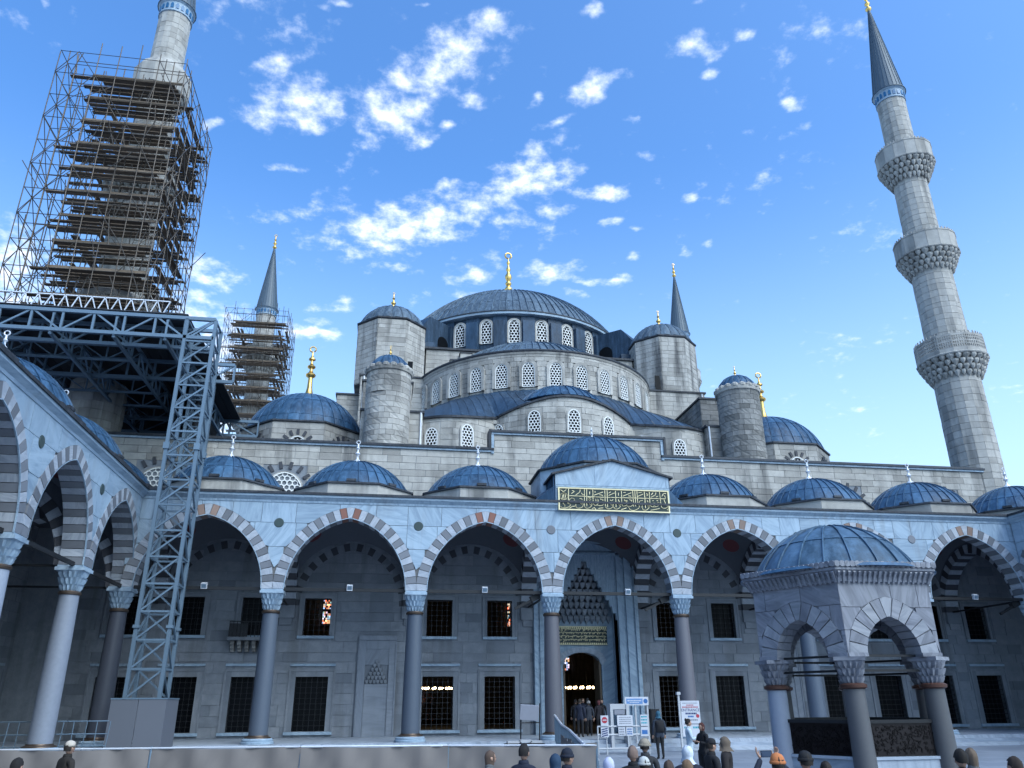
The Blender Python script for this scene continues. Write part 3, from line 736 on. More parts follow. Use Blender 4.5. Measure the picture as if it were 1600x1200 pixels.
# raised dome and gabled centre of the portico
x, y = 0, 3.1
b = MB(); b.lathe([(3.35/cos(pi/8), ZC), (3.35/cos(pi/8), 13.62)], (x, y, 0), 8, pi/8, 2*pi+pi/8); b.build('drum', MARBLE, FP)
ring_edge(FP, x, y, 3.35/cos(pi/8), 13.6, 8, .14, LEAD_D, 'drum_edge', pi/8, .1, .5)
dome(FP, x, y, 13.68, 3.2, 2.3, 36, (0, .28, .72, 1), LEAD, True)
for k in range(8):
    an = k*pi/4+pi/8*1.9; q = MB(); q.obox((x+3.2*cos(an), y+3.2*sin(an), 13.78), (cos(an)*.06, sin(an)*.06, 0), (-sin(an)*.25, cos(an)*.25, 0), (0, 0, .06)); q.build('drip_block', LEAD_D, FP)
finial(FP, x, y, 15.93, FIN_W, WHITE_F, .95, False)
g = MB(); yf = -.52
pts = [(-3.02, 10.98), (3.02, 10.98), (3.02, 12.86), (0, 13.66), (-3.02, 12.86)]
g.add([(u, yf, z) for u, z in pts]+[(u, 2.2, z) for u, z in pts], [(0, 1, 2, 3, 4)]+[(i, 5+i, 5+(i+1) % 5, (i+1) % 5) for i in range(5)]); g.build('gable_block', MARBLE, FP)
fg = lambda u, z, w: (u, -w, z)
for p in ashlar(-3.02, 3.02, 12.3, 13.6, 1.4, 3.1, .014, high=lambda u: 13.66-.8*abs(u)/3.02): piece('marble_slab', p, fg, .5, .54, MARBLE, FP)
g = MB(); g.box(-3.0, 3.0, yf-.05, yf, 12.2, 12.27); g.box(-3.0, 3.0, yf-.035, yf, 12.12, 12.2); g.build('moulding', MARBLE, FP)
for sg in (-1, 1):                         # lead coping of the gable and lead cladding of its flanks
    g = MB(); g.beam((sg*3.2, yf+1.2, 12.86), (0, yf+1.2, 13.71), .0, .0)
    g = MB(); V = []
    for (u, z) in ((sg*3.22, 12.8), (0, 13.655)):
        for (yy, dz) in ((yf-.14, 0), (yf-.14, .1), (2.3, .1), (2.3, 0)): V.append((u, yy, z+dz))
    g.add(V, [(0, 1, 5, 4), (1, 2, 6, 5), (2, 3, 7, 6), (3, 0, 4, 7), (0, 1, 2, 3), (4, 5, 6, 7)]); g.build('gable_coping', LEAD_D, FP)
    g = MB(); xs = sg*3.03
    for k in range(7):
        y0 = yf+.12+k*.36; x1 = xs+sg*.03
        g.add([(x1, y0, ZC+.1), (x1, y0+.34, ZC+.1), (x1, y0+.34, 12.84), (x1, y0, 12.84), (x1+sg*.05, y0, ZC+.1), (x1+sg*.05, y0, 12.84)], [(0, 1, 2, 3), (0, 4, 5, 3)])
    g.add([(xs, yf+.1, ZC+.1), (xs+sg*1.1, yf+.6, ZC+.1), (xs+sg*1.1, 2.2, ZC+.1), (xs, 2.2, ZC+1.3), (xs, yf+.1, ZC+.9)], [(0, 1, 4), (1, 2, 3, 4)])
    g.build('flank_cladding', LEAD, FP)
# side porticoes
LP = thing('side_portico', 'white marble arcade running towards the viewer under the scaffolded minaret', 'arcade', (-23, -15, 0))
fl = lambda u, z, w: (-23.08+w, -u, z)
BL = 6.2
portico(LP, fl, BL, 8, -.3, 6.55, range(1, 9), {1: COL_WH, 2: COL_WH, 3: GRANITE_P}, [(BL*(k+.5)-.3, -2.95, 12.15, 2.85, 1.95, 2.9, k < 3, 1.2) for k in range(8)], nv=15, u_ends=(.5, BL*8-.3))
RP = thing('side_portico', 'end of the white marble arcade at the far corner of the courtyard', 'arcade', (23, -6, 0))
fr = lambda u, z, w: (23.0-w, -u, z)
portico(RP, fr, BL, 2, 0.0, 6.6, range(1, 3), {}, [(BL*(k+.5), -3.2, 12.42, 2.6, 1.6, 2.75, False, 1.35) for k in range(2)], nv=13, u_ends=(.5, BL*2))
for P, sx, n in ((LP, -1, 8), (RP, 1, 2)):   # outer walls of the side porticoes with their windows
    X = sx*29.6
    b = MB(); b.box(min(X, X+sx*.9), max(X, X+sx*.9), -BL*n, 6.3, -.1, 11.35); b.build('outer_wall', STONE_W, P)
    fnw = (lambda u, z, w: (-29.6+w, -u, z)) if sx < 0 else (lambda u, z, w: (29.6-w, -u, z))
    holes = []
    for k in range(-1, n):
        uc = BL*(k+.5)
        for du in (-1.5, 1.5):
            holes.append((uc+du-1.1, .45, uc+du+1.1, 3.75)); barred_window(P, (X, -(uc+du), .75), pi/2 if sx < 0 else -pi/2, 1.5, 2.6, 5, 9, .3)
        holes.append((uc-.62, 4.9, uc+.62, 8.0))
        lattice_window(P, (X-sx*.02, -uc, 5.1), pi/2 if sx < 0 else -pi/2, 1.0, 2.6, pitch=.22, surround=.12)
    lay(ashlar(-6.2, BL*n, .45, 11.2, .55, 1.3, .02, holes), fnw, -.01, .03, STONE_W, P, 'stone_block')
# corner bays roof and walls
for sx in (-1, 1):
    b = MB(); b.box(min(sx*23.0, sx*29.6), max(sx*23.0, sx*29.6), -.4, 6.3, ZC-.02, ZC+.07); b.build('corner_roof', LEAD, FP)
    b = MB(); b.box(min(sx*27.32, sx*30.5), max(sx*27.32, sx*30.5), 6.32, 6.9, -.1, 11.4); b.build('corner_wall', STONE_W, FP)
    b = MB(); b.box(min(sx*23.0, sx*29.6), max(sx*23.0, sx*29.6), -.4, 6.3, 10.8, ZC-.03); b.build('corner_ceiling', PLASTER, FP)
    b = MB(); b.box(min(sx*23.0, sx*29.6), max(sx*23.0, sx*29.6), -.5, 6.3, 0, .45); b.build('corner_floor', STEP_M, FP)

# ------------------------------------------------------------------ prayer hall
PH = thing('mosque', 'grey limestone prayer hall stepping up through half domes to one great lead dome', 'mosque', (0, 33, 0))
YW = 6.3
holes = []; xs_up = []; 
see = {}
for k in (-4, -3, -2, -1, 1, 2, 3, 4):
    for s in (-1, 1):
        X = k*BAY+s*1.67
        mih = abs(k) == 2 and s*k < 0
        if abs(X) > 27: continue
        if not mih:
            holes.append((X-.83, .74, X+.83, 3.36)); holes.append((X-.7, 5.42, X+.7, 7.34))
door = (-1.86, .45, 1.86, 9.75)
def rect_wall(b, u0, u1, v0, v1, hs, fn, w0, w1):
    us = sorted({u0, u1, *[min(max(h[i], u0), u1) for h in hs for i in (0, 2)]}); vs = sorted({v0, v1, *[min(max(h[i], v0), v1) for h in hs for i in (1, 3)]})
    for a, c in zip(us, us[1:]):
        run = None
        for e, g in zip(vs, vs[1:]):
            m = ((a+c)/2, (e+g)/2)
            if any(h[0] < m[0] < h[2] and h[1] < m[1] < h[3] for h in hs):
                if run: b.prism([(a, run[0]), (c, run[0]), (c, run[1]), (a, run[1])], fn, w0, w1, True); run = None
            else: run = (run[0], g) if run else (e, g)
        if run: b.prism([(a, run[0]), (c, run[0]), (c, run[1]), (a, run[1])], fn, w0, w1, True)
fw = lambda u, z, w: (u, YW-w, z)
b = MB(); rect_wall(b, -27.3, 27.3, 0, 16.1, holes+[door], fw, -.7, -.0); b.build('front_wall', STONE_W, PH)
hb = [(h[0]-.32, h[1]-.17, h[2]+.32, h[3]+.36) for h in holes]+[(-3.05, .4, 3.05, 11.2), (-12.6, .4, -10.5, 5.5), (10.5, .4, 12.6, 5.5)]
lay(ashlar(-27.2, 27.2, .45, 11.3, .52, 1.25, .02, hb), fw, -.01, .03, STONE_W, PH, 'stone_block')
uw = [(X-1.2, 12.6, X+1.2, 14.7) for X in (-24.1, -17.25, 17.25, 24.1)]
up = ashlar(-27.3, 27.3, 11.5, 15.98, .40, 1.15, .022, uw)+ashlar(-5.25, 5.25, 15.98, 17.1, .38, 1.1, .022)
up.sort(key=lambda p: (p[0][1] < 12.6, p[0][0]))
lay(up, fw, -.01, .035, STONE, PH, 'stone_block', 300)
b = MB(); b.box(-5.25, 5.25, YW, YW+.8, 16.1, 17.12); b.build('parapet', STONE, PH)
for (x0, x1, z) in ((-27.4, -5.3, 15.98), (5.3, 27.5, 15.98), (-5.4, 5.4, 17.12)):
    b = MB(); b.box(x0, x1, YW-.14, YW+.2, z, z+.12); b.build('ledge', MARBLE, PH)
    b = MB(); b.box(x0-.05, x1+.05, YW-.22, YW+.9, z+.12, z+.24); b.box(x0, x1, YW-.1, YW+.85, z+.24, z+.30); b.build('lead_coping', LEAD_D, PH)
for sx in (-1, 1):
    b = MB(); b.box(*sorted((sx*5.25, sx*5.42)), YW-.12, YW+.5, 15.9, 17.15); b.build('ledge', MARBLE, PH)
    b = MB(); b.box(*sorted((sx*5.42, sx*5.56)), YW-.2, YW+.8, 16.2, 17.4); b.build('lead_coping', LEAD_D, PH)
# main box, roof, side and rear walls
b = MB(); b.box(-27.3, -26.5, YW+.7, 60, 0, 16.1); b.build('side_wall', STONE, PH)
b = MB(); b.box(26.5, 27.3, YW+.7, 60, 0, 16.1); b.build('side_wall', STONE, PH)
b = MB(); b.box(-27.3, 27.3, 60, 60.8, 0, 16.1); b.build('rear_wall', STONE, PH)
b = MB(); b.box(-27.3, 27.3, YW+.7, 60.8, 16.0, 16.25); b.build('flat_roof', LEAD, PH)
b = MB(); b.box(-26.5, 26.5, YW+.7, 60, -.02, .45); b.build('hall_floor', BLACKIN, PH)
# windows of the portico wall
for k in (-4, -3, -2, -1, 1, 2, 3, 4):
    for s in (-1, 1):
        X = k*BAY+s*1.67
        if abs(X) > 27 or (abs(k) == 2 and s*k < 0): continue
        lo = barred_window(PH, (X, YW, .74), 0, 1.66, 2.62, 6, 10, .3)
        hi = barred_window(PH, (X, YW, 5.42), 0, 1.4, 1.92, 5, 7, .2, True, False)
        if (k, s) in ((-2, -1), (-1, 1), (-1, -1), (1, -1)):
            for w_ in (lo, hi):
                if (k, s) == (-2, -1) and w_ is lo: continue
                for c in list(w_.children):
                    if c.name.startswith('pane'): bpy.data.objects.remove(c)
# semicircular lattice windows between the portico domes, with fans of dark stones
def fan(P, x, y, z, r, n, rz, size):
    for i in range(n):
        a = pi*(.06+.88*i/(n-1)); m = MB(); c = Vector((cos(a), 0, sin(a))); t = Vector((-sin(a), 0, cos(a)))
        M = Matrix.Rotation(rz, 3, 'Z')
        m.obox(Vector((x, y, z))+M @ (c*(r+size*.9)), M @ (c*size*.8), M @ (t*size*.36), M @ Vector((0, .05, 0))); m.build('fan_stone', VOUS_K, P)
for X in (-24.1, -17.25, 17.25, 24.1):
    lattice_window(PH, (X, YW, 12.55), 0, 2.1, 1.75, surround=.07, depth=.06, pitch=.3); fan(PH, X, YW-.02, 13.3, 1.2, 8, 0, .26)
# prayer niches in the portico wall
for X in (-11.5, 11.5):
    m = MB()
    for (x0, x1, z0, z1, d) in ((-.95, -.62, .45, 5.2, .1), (.62, .95, .45, 5.2, .1), (-1.0, 1.0, 5.2, 5.42, .16), (-.62, .62, 4.75, 5.2, .08), (-.62, .62, 3.95, 4.75, .05)): m.box(X+x0, X+x1, YW-d, YW+.02, z0, z1)
    m.box(X-1.02, X-.95, YW-.15, YW, .45, 5.2); m.box(X+.95, X+1.02, YW-.15, YW, .45, 5.2)
    nf = m.build('prayer_niche', NICHE_M, PH)
    m = MB(); m.lathe([(.56, .45), (.56, 3.0)], (X, YW-.02, 0), 12, pi*1.0, 2*pi)
    m = MB(); V = []
    for j, z in enumerate((.45, 3.0)):
        for i in range(9):
            a = pi*i/8; V.append((X+.6*cos(a), YW-.04+.42*sin(a)*0+.0-.05*(1-sin(a)), z))
    m.add(V, [(i, i+1, 10+i, 9+i) for i in range(8)]); m.build('niche_back', NICHE_M, nf)
    m = MB()
    for t in range(6):
        hw = .58*(1-t/6.2); n = max(1, int(round(hw*2/.19)))
        for i in range(n):
            cx = X-hw+(i+.5)*2*hw/n; w = hw/n*.8; z = 3.0+t*.2
            m.add([(cx-w, YW-.06, z+.2), (cx+w, YW-.06, z+.2), (cx+w, YW-.16, z+.2), (cx-w, YW-.16, z+.2), (cx, YW-.1, z-.02), (cx-w, YW-.13, z+.09), (cx+w, YW-.13, z+.09)], [(0, 1, 2, 3), (3, 2, 6, 5), (5, 6, 4), (2, 1, 6), (0, 3, 5), (1, 4, 6), (0, 5, 4)])
    m.build('muqarnas', STONE_W, nf)
# muezzin balcony below an upper window
X = -3*BAY+1.67
m = MB(); m.box(X-1.15, X+1.15, YW-.75, YW, 5.12, 5.28); bal = m.build('balcony', STONE_W, PH)
m = MB()
for i in range(6):
    for j in range(3): m.box(X-1.0+i*.36, X-.82+i*.36, YW-.6+j*.14, YW, 4.9-j*.16, 5.12-j*.16)
m.build('corbels', STONE_D, bal)
m = MB()
for i in range(13): m.tube((X-1.1+i*2.2/12, YW-.7, 5.28), (X-1.1+i*2.2/12, YW-.7, 6.05), .02, 5)
m.beam((X-1.12, YW-.7, 6.05), (X+1.12, YW-.7, 6.05), .05, .05); m.box(X-1.1, X-.2, YW-.69, YW-.66, 5.3, 5.95); m.build('railing', IRON, bal)
# portal
pf = MB()
for sx in (-1, 1):
    for (a, c, d) in ((1.86, 2.1, .30), (2.1, 2.32, .20), (2.32, 2.7, .34), (2.7, 2.82, .24), (2.82, 3.02, .36)): pf.box(*sorted((sx*a, sx*c)), YW-d, YW+.01, .45, 10.6 if c > 2.3 else 10.2)
pf.box(-2.1, 2.1, YW-.24, YW+.01, 10.2, 10.6); pf.box(-3.02, 3.02, YW-.38, YW+.01, 10.6, 10.95); pf.box(-2.3, 2.3, YW-.30, YW, 9.98, 10.1)
PT = pf.build('portal', MARBLE, PH)
hood = lambda u: 6.25+3.35*max(0, 1-(floor(abs(u)/.2)*.2)/1.86)
m = MB(); heightwall(m, [-1.86+3.72*i/72 for i in range(73)], hood, 10.2, lambda u, z, w: (u, YW-w, z), -.15, .12); m.build('hood_front', MARBLE, PT)
m = MB(); rect_wall(m, -1.86, 1.86, .45, 10.2, [(-1.13, .45, 1.13, 3.95)], lambda u, z, w: (u, YW+1.15-w, z), -.5, 0)
for sx in (-1, 1): m.box(*sorted((sx*1.86, sx*2.0)), YW, YW+1.2, .45, 10.2)
m.build('portal_recess', MARBLE, PT)
da = MB(); n = 14                          # low arched door head
A_ = [(-1.13+2.26*i/n, 3.95+.72*sqrt(max(0, 1-(-1+2*i/n)**2))-.0) for i in range(n+1)]
m = MB(); rect_wall(m, -1.86, 1.86, .45, 10.2, [(-1.13, .45, 1.13, 4.72)], lambda u, z, w: (u, YW+1.14-w, z), -.02, 0.0); m.build('recess_facing', MARBLE, PT)
bpy.data.objects.remove([c for c in PT.children if c.name.startswith('portal_recess')][0])
m = MB(); rect_wall(m, -1.86, 1.86, .45, 10.2, [(-1.13, .45, 1.13, 4.72)], lambda u, z, w: (u, YW+1.15-w, z), -.5, -.02)
for sx in (-1, 1): m.box(*sorted((sx*1.86, sx*2.0)), YW, YW+1.2, .45, 10.2)
m.build('portal_recess', MARBLE, PT)
m = MB()
for (p, q) in zip(A_, A_[1:]): m.add([(p[0], YW+1.12, p[1]), (q[0], YW+1.12, q[1]), (q[0], YW+1.12, 4.75), (p[0], YW+1.12, 4.75), (p[0], YW+1.6, p[1]), (q[0], YW+1.6, q[1])], [(0, 1, 2, 3), (0, 1, 5, 4)])
m.build('door_head', MARBLE, PT)
m = MB(); m.box(1.0, 1.1, YW+1.2, YW+2.4, .45, 4.6); m.box(-1.1, -1.0, YW+1.2, YW+2.4, .45, 4.6); m.build('door_leaf', PLANK, PT)
m = MB()                                    # arch band over the door
for (p, q) in zip(A_, A_[1:]): m.add([(p[0]*1.02, YW+1.08, p[1]+.03), (q[0]*1.02, YW+1.08, q[1]+.03), (q[0]*1.25, YW+1.08, q[1]+.28), (p[0]*1.25, YW+1.08, p[1]+.28)], [(0, 1, 2, 3)])
m.build('door_arch_band', STEP_M, PT)
m = MB(); tiers = 9
for t in range(tiers):
    hw = 1.8*(1-t/(tiers+.4)); n = max(2, int(round(hw*2/.33))); z = 6.3+t*.36; y0 = YW+1.05-(t+1)*.1
    for i in range(n):
        cx = -hw+(i+.5)*2*hw/n; w = hw/n*.86; dy = .16*(1-abs(cx)/1.9)
        m.add([(cx-w, y0-dy, z+.36), (cx+w, y0-dy, z+.36), (cx+w, YW+1.15, z+.36), (cx-w, YW+1.15, z+.36), (cx, y0+.06, z-.03), (cx-w, y0-dy+.02, z+.2), (cx+w, y0-dy+.02, z+.2), (cx, YW+1.1, z-.1)],
              [(0, 1, 2, 3), (0, 1, 6, 5), (5, 6, 4), (1, 2, 6), (0, 5, 3), (6, 2, 7), (6, 7, 4), (5, 4, 7), (5, 7, 3)])
m.build('muqarnas_hood', STONE_W, PT)
m = MB(); m.box(-1.5, 1.5, YW+1.02, YW+1.12, 5.1, 6.08); gp = m.build('gilded_panel', GREEN_P, PT)
m = MB()
for z in (5.14, 6.0):
    for i in range(26): m.obox((-1.42+i*2.84/25, YW+1.0, z), (.035, 0, 0), (0, .02, 0), (0, 0, .045))
m.box(-1.5, 1.5, YW+.99, YW+1.02, 5.07, 5.1); m.box(-1.5, 1.5, YW+.99, YW+1.02, 6.05, 6.09)
r2 = random.Random(3)
for row in range(4):
    for i in range(30):
        cx = -1.4+i*.0966; cz = 5.3+row*.19; a = r2.uniform(-1, 1); l = r2.uniform(.05, .1)
        pts = [(cx+l*cos(a+q)*(.6+.4*q/2), cz+l*sin(a+q)) for q in (0, .9, 1.8, 2.7)]
        for p, q in zip(pts, pts[1:]): m.beam((p[0], YW+1.0, p[1]), (q[0], YW+1.0, q[1]), .034, .03, (0, 1, 0))
m.build('gold_relief', GOLD_P, gp)

# ---- levels above the parapet
def cyl_fn(cx, cy, r): return lambda u, z, w: (cx+(r+w)*sin(u/r), cy-(r+w)*cos(u/r), z)
def flat_fn(x0, y0, x1, y1):
    d = Vector((x1-x0, y1-y0, 0)); d.normalize(); n = Vector((d.y, -d.x, 0))
    return (lambda u, z, w: (x0+d.x*u+n.x*w, y0+d.y*u+n.y*w, z)), sqrt((x1-x0)**2+(y1-y0)**2)
def stone_box(x0, x1, y0, y1, z0, z1, name, mat=STONE, sides='fl', ch=.4, bl=1.0, coping=True):
    b = MB(); b.box(x0, x1, y0, y1, z0, z1); w = b.build(name, mat, PH)
    sd_ = {'f': (x0, y0, x1, y0), 'l': (x0, y1, x0, y0), 'r': (x1, y0, x1, y1)}
    m = MB()
    for s in sides:
        f, L = flat_fn(*sd_[s])
        for p in ashlar(0, L, z0, z1, ch, bl, .025): m.prism(p, f, -.01, .03+rnd.uniform(-.008, .008))
    me = m.mesh('masonry', mat, off=WL[w]); o = link('masonry', me, w); o['kind'] = 'stuff'
    if coping:
        b = MB(); b.box(x0-.12, x1+.12, y0-.12, y1+.12, z1, z1+.14); me = b.mesh('lead_coping', LEAD_D, off=WL[w]); link('lead_coping', me, w)
    return w
for sx in (-1, 1):
    X = lambda a, c: sorted((sx*a, sx*c))
    stone_box(*X(8.7, 13.95), 18.5, 25.1, 16.2, 25.55, 'tower_base', STONE, 'flr')
    stone_box(*X(13.96, 15.7), 19.6, 25.0, 16.2, 24.3, 'tower_base', STONE, 'flr')
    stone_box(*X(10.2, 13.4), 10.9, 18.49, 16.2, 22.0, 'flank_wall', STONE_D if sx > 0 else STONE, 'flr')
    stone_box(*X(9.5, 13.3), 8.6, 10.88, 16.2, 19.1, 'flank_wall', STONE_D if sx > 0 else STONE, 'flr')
    # octagonal weight tower
    cx, cy, r = sx*11.8, 21.8, 2.95
    b = MB(); b.lathe([(r, 25.6), (r, 30.9)], (cx, cy, 0), 8, pi/8, 2*pi+pi/8); tw = b.build('weight_tower', STONE, PH)
    m = MB(); sd8 = 2*r*sin(pi/8)
    for k in range(8):
        a0 = pi/8+k*pi/4; p0 = (cx+r*cos(a0), cy+r*sin(a0)); p1 = (cx+r*cos(a0+pi/4), cy+r*sin(a0+pi/4)); f, L = flat_fn(*p0, *p1)
        for p in ashlar(0, L, 25.65, 30.85, .4, .95, .022): m.prism(p, f, -.01, .03+rnd.uniform(-.008, .008))
    me = m.mesh('masonry', STONE, off=WL[tw]); o = link('masonry', me, tw); o['kind'] = 'stuff'
    me = (lambda q: (q.lathe([(r-.4, 30.85), (r+.05, 30.9), (r+.12, 30.97), (r+.12, 31.07), (r-.3, 31.15)], (cx, cy, 0), 8, pi/8, 2*pi+pi/8), q)[1])(MB()).mesh('lead_coping', LEAD_D, off=WL[tw]); link('lead_coping', me, tw)
    dome(PH, cx, cy, 31.1, 2.72, 2.0, 20, (0, .5, 1), LEAD_M, True, .10, name='tower_dome')
    finial(PH, cx, cy, 33.05, FIN_S, GOLD, 1.05, True, .09)
    b = MB(); b.box(cx-sx*1.6-.2, cx-sx*1.6+.2, 18.98, 19.06, 26.0, 27.2); b.build('slit_window', GLASS_D, PH)
    # round stair turret
    cx, cy, r = sx*11.72, 8.1, 1.38
    b = MB(); b.lathe([(r-.03, 16.2), (r-.03, 21.4)], (cx, cy, 0), 32); tt_ = b.build('stair_turret', STONE_D, PH)
    m = MB(); f = cyl_fn(cx, cy, r)
    for p in ashlar(-pi*r, pi*r, 16.25, 21.3, .36, .8, .02):
        us = sorted({q[0] for q in p}); p2 = []
        a_, c_ = us[0], us[-1]; zb_, zt_ = p[0][1], p[-1][1]
        nn = max(1, int((c_-a_)/.25)); p2 = [(a_+(c_-a_)*i/nn, zb_) for i in range(nn+1)]+[(c_-(c_-a_)*i/nn, zt_) for i in range(nn+1)]
        m.prism(p2, f, -.03, .02+rnd.uniform(-.006, .006))
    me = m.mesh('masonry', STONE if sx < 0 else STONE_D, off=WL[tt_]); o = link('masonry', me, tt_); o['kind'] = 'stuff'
    m = MB(); m.lathe([(r, 21.25), (r+.1, 21.3), (r+.14, 21.5), (r+.05, 21.55)], (cx, cy, 0), 32)
    for k in range(18):
        a = k*2*pi/18; m.lathe([(.24, 21.5), (.24, 21.66), (.12, 21.76), (.02, 21.8)], (cx+(r-.05)*cos(a), cy+(r-.05)*sin(a), 0), 8)
    m.build('scalloped_cornice', STONE, PH)
    dome(PH, cx, cy, 21.62, 1.28, 1.05, 18, (0, 1), LEAD, True, .05, name='turret_dome')
    finial(PH, cx, cy, 22.62, FIN_S, GOLD, .5, True, .05)
    # corner dome on octagonal drum
    cx, cy, r = sx*17.4, 15.6, 4.3
    b = MB(); b.lathe([(r, 16.2), (r, 19.2)], (cx, cy, 0), 8, pi/8, 2*pi+pi/8); dr = b.build('corner_drum', STONE, PH)
    m = MB()
    for k in range(8):
        a0 = pi/8+k*pi/4; p0 = (cx+r*cos(a0), cy+r*sin(a0)); p1 = (cx+r*cos(a0+pi/4), cy+r*sin(a0+pi/4)); f, L = flat_fn(*p0, *p1)
        for p in ashlar(0, L, 16.25, 19.15, .42, 1.1, .022, [(L/2-.75, 16, L/2+.75, 18.5)]): m.prism(p, f, -.01, .03+rnd.uniform(-.008, .008))
        am = a0+pi/8; q = f(L/2, 0, .03)
        if am > pi or k in (0, 7):
            lattice_window(PH, (q[0], q[1], 16.9), am+pi/2, 1.3, 1.3, surround=.08, depth=.05, pitch=.26)
            fan(PH, q[0], q[1], 17.55, .72, 7, am+pi/2, .24)
    me = m.mesh('masonry', STONE, off=WL[dr]); o = link('masonry', me, dr); o['kind'] = 'stuff'
    ring_edge(PH, cx, cy, r, 19.2, 8, .14, LEAD_D, 'lead_coping', pi/8, .12, .5)
    dome(PH, cx, cy, 19.32, 4.02, 3.1, 32, (0, .25, .6, .9, 1), LEAD, True, .05, name='corner_dome')
    finial(PH, cx, cy, 22.35, FIN_G, GOLD, 1.0, True, .22)
# exedra wall with undulating eave
def plan(x):
    a = abs(x)
    if a <= 4.6: return 14.4-sqrt(6.4**2-x*x)
    t = (a-4.6)/5.2; y0 = 14.4-sqrt(6.4**2-4.6**2)
    return lerp(y0, 9.4, t)-1.15*sin(pi*min(1, t))
def eave(x):
    a = abs(x); return 18.9+1.6*(.5+.5*cos(pi*min(1, a/7.6)))
NX = 72; PX = [-9.8+19.6*i/NX for i in range(NX+1)]; PL = [0]
for a, c in zip(PX, PX[1:]): PL.append(PL[-1]+sqrt((c-a)**2+(plan(c)-plan(a))**2))
def s2x(s):
    for i in range(NX):
        if s <= PL[i+1] or i == NX-1: return lerp(PX[i], PX[i+1], (s-PL[i])/(PL[i+1]-PL[i]))
def x2s(x):
    i = min(NX-1, max(0, int((x+9.8)/19.6*NX))); return lerp(PL[i], PL[i+1], (x-PX[i])/(PX[i+1]-PX[i]))
def ex(s, z, w):
    x = s2x(s); d = (plan(x+.02)-plan(x-.02))/.04; n = sqrt(1+d*d)
    return (x+w*d/n, plan(x)-w/n, z)
b = MB(); 
for a, c in zip(PX, PX[1:]): b.add([(a, plan(a), 16.2), (c, plan(c), 16.2), (c, plan(c), eave(c)), (a, plan(a), eave(a))], [(0, 1, 2, 3)])
EX = b.build('exedra_wall', STONE, PH)
ew = [(-8.85, 16.75, 1.5), (-6.65, 16.95, 1.55), (-4.45, 17.4, 1.6), (-2.3, 18.0, 1.6), (.2, 18.05, 1.6), (2.6, 17.85, 1.6), (5.2, 17.05, 1.5), (7.4, 16.7, 1.4)]
hs = []; 
for (x, z, h) in ew: s0 = x2s(x); hs.append((s0-.55, z-.1, s0+.55, z+h+.1))
m = MB()
for p in ashlar(0, PL[-1], 16.2, 20.6, .40, .95, .022, hs, high=lambda s: eave(s2x(s))):
    q = []
    for i in range(len(p)):                # follow the curve
        p0, p1 = p[i], p[(i+1) % len(p)]; nn = max(1, int(abs(p1[0]-p0[0])/.4))
        q += [(lerp(p0[0], p1[0], k/nn), lerp(p0[1], p1[1], k/nn)) for k in range(nn)]
    m.prism(q, ex, -.02, .03+rnd.uniform(-.008, .008))
o = m.build('masonry', STONE, None); o.parent = EX; o.location = -WL[PH]; o['kind'] = 'stuff'
for (x, z, h) in ew:
    p = ex(x2s(x), z, .02); d = (plan(x+.05)-plan(x-.05))/.1
    lattice_window(PH, p, atan2(d, 1), .82, h, surround=.10, depth=.07, pitch=.22)
m = MB()
for a, c in zip(PX, PX[1:]):
    def q(x, w, dz): p = ex(x2s(x), eave(x)+dz, w); return p
    m.add([q(a, -.3, -.02), q(c, -.3, -.02), q(c, .16, -.02), q(a, .16, -.02), q(a, .16, .12), q(c, .16, .12), q(a, -.3, .14), q(c, -.3, .14)], [(0, 1, 2, 3), (3, 2, 5, 4), (4, 5, 7, 6)])
m.build('lead_coping', LEAD_D, PH)
# lead roof between the exedra eave and the half-dome wall, in strips
SC = (0, 21.8); SR = 9.7
for i in range(0, NX, 2):
    a, c = PX[i], PX[i+2]
    def rf(s_, t_):
        x = lerp(a, c, s_); p = Vector(ex(x2s(x), eave(x)+.12, .12)); ph = x/9.8*radians(64)
        e = Vector((SC[0]+(SR-.1)*sin(ph), SC[1]-(SR-.1)*cos(ph), 22.7)); v = p.lerp(e, t_)
        ax = abs(x); lobe = max(0, 1-(x/4.4)**2); v.z += .4*sin(pi*min(1, t_*1.15))*.55 - max(0, 1-(x/3.6)**2)*1.0*sin(pi*t_)
        v.z += .03*(1 if s_ in (0,) else 0); return tuple(v)
    m = MB(); m.grid(rf, 3, 7); o = m.build('lead_strip', LEAD_N, PH, 40)
dome(PH, 0, 11.15, 20.75, 3.05, 1.5, 36, (0, .5, 1), LEAD, True, .0, name='exedra_dome', seam=.06)
# half dome: drum wall, windows, roof
b = MB(); b.lathe([(SR-.04, 21.0), (SR-.04, 25.6)], (*SC, 0), 72, pi, 2*pi); HD = b.build('half_dome_wall', STONE, PH)
wa = [radians(11.5*k) for k in range(-6, 7)]
m = MB(); f = cyl_fn(*SC, SR)
for p in ashlar(-1.4*SR, 1.4*SR, 21.8, 25.55, .36, .95, .022, [(a*SR-.62, 22.65, a*SR+.62, 24.9) for a in wa]):
    a_, c_ = p[0][0], p[1][0]; zb_, zt_ = p[0][1], p[-1][1]; nn = max(1, int((c_-a_)/.5))
    m.prism([(a_+(c_-a_)*i/nn, zb_) for i in range(nn+1)]+[(c_-(c_-a_)*i/nn, zt_) for i in range(nn+1)], f, -.02, .03+rnd.uniform(-.008, .008))
o = m.build('masonry', STONE, None); o.parent = HD; o.location = -WL[PH]; o['kind'] = 'stuff'
for a in wa: lattice_window(PH, f(a*SR, 22.82, .01), a, .9, 1.88, surround=.22, depth=.13, pitch=.22)
b = MB(); b.lathe([(SR-.2, 25.53), (SR+.1, 25.55), (SR+.13, 25.6), (SR+.15, 25.64), (SR+.15, 25.73), (SR-.4, 25.8)], (*SC, 0), 72, pi*.98, 2.02*pi); b.mi = [0]*len(b.mi)
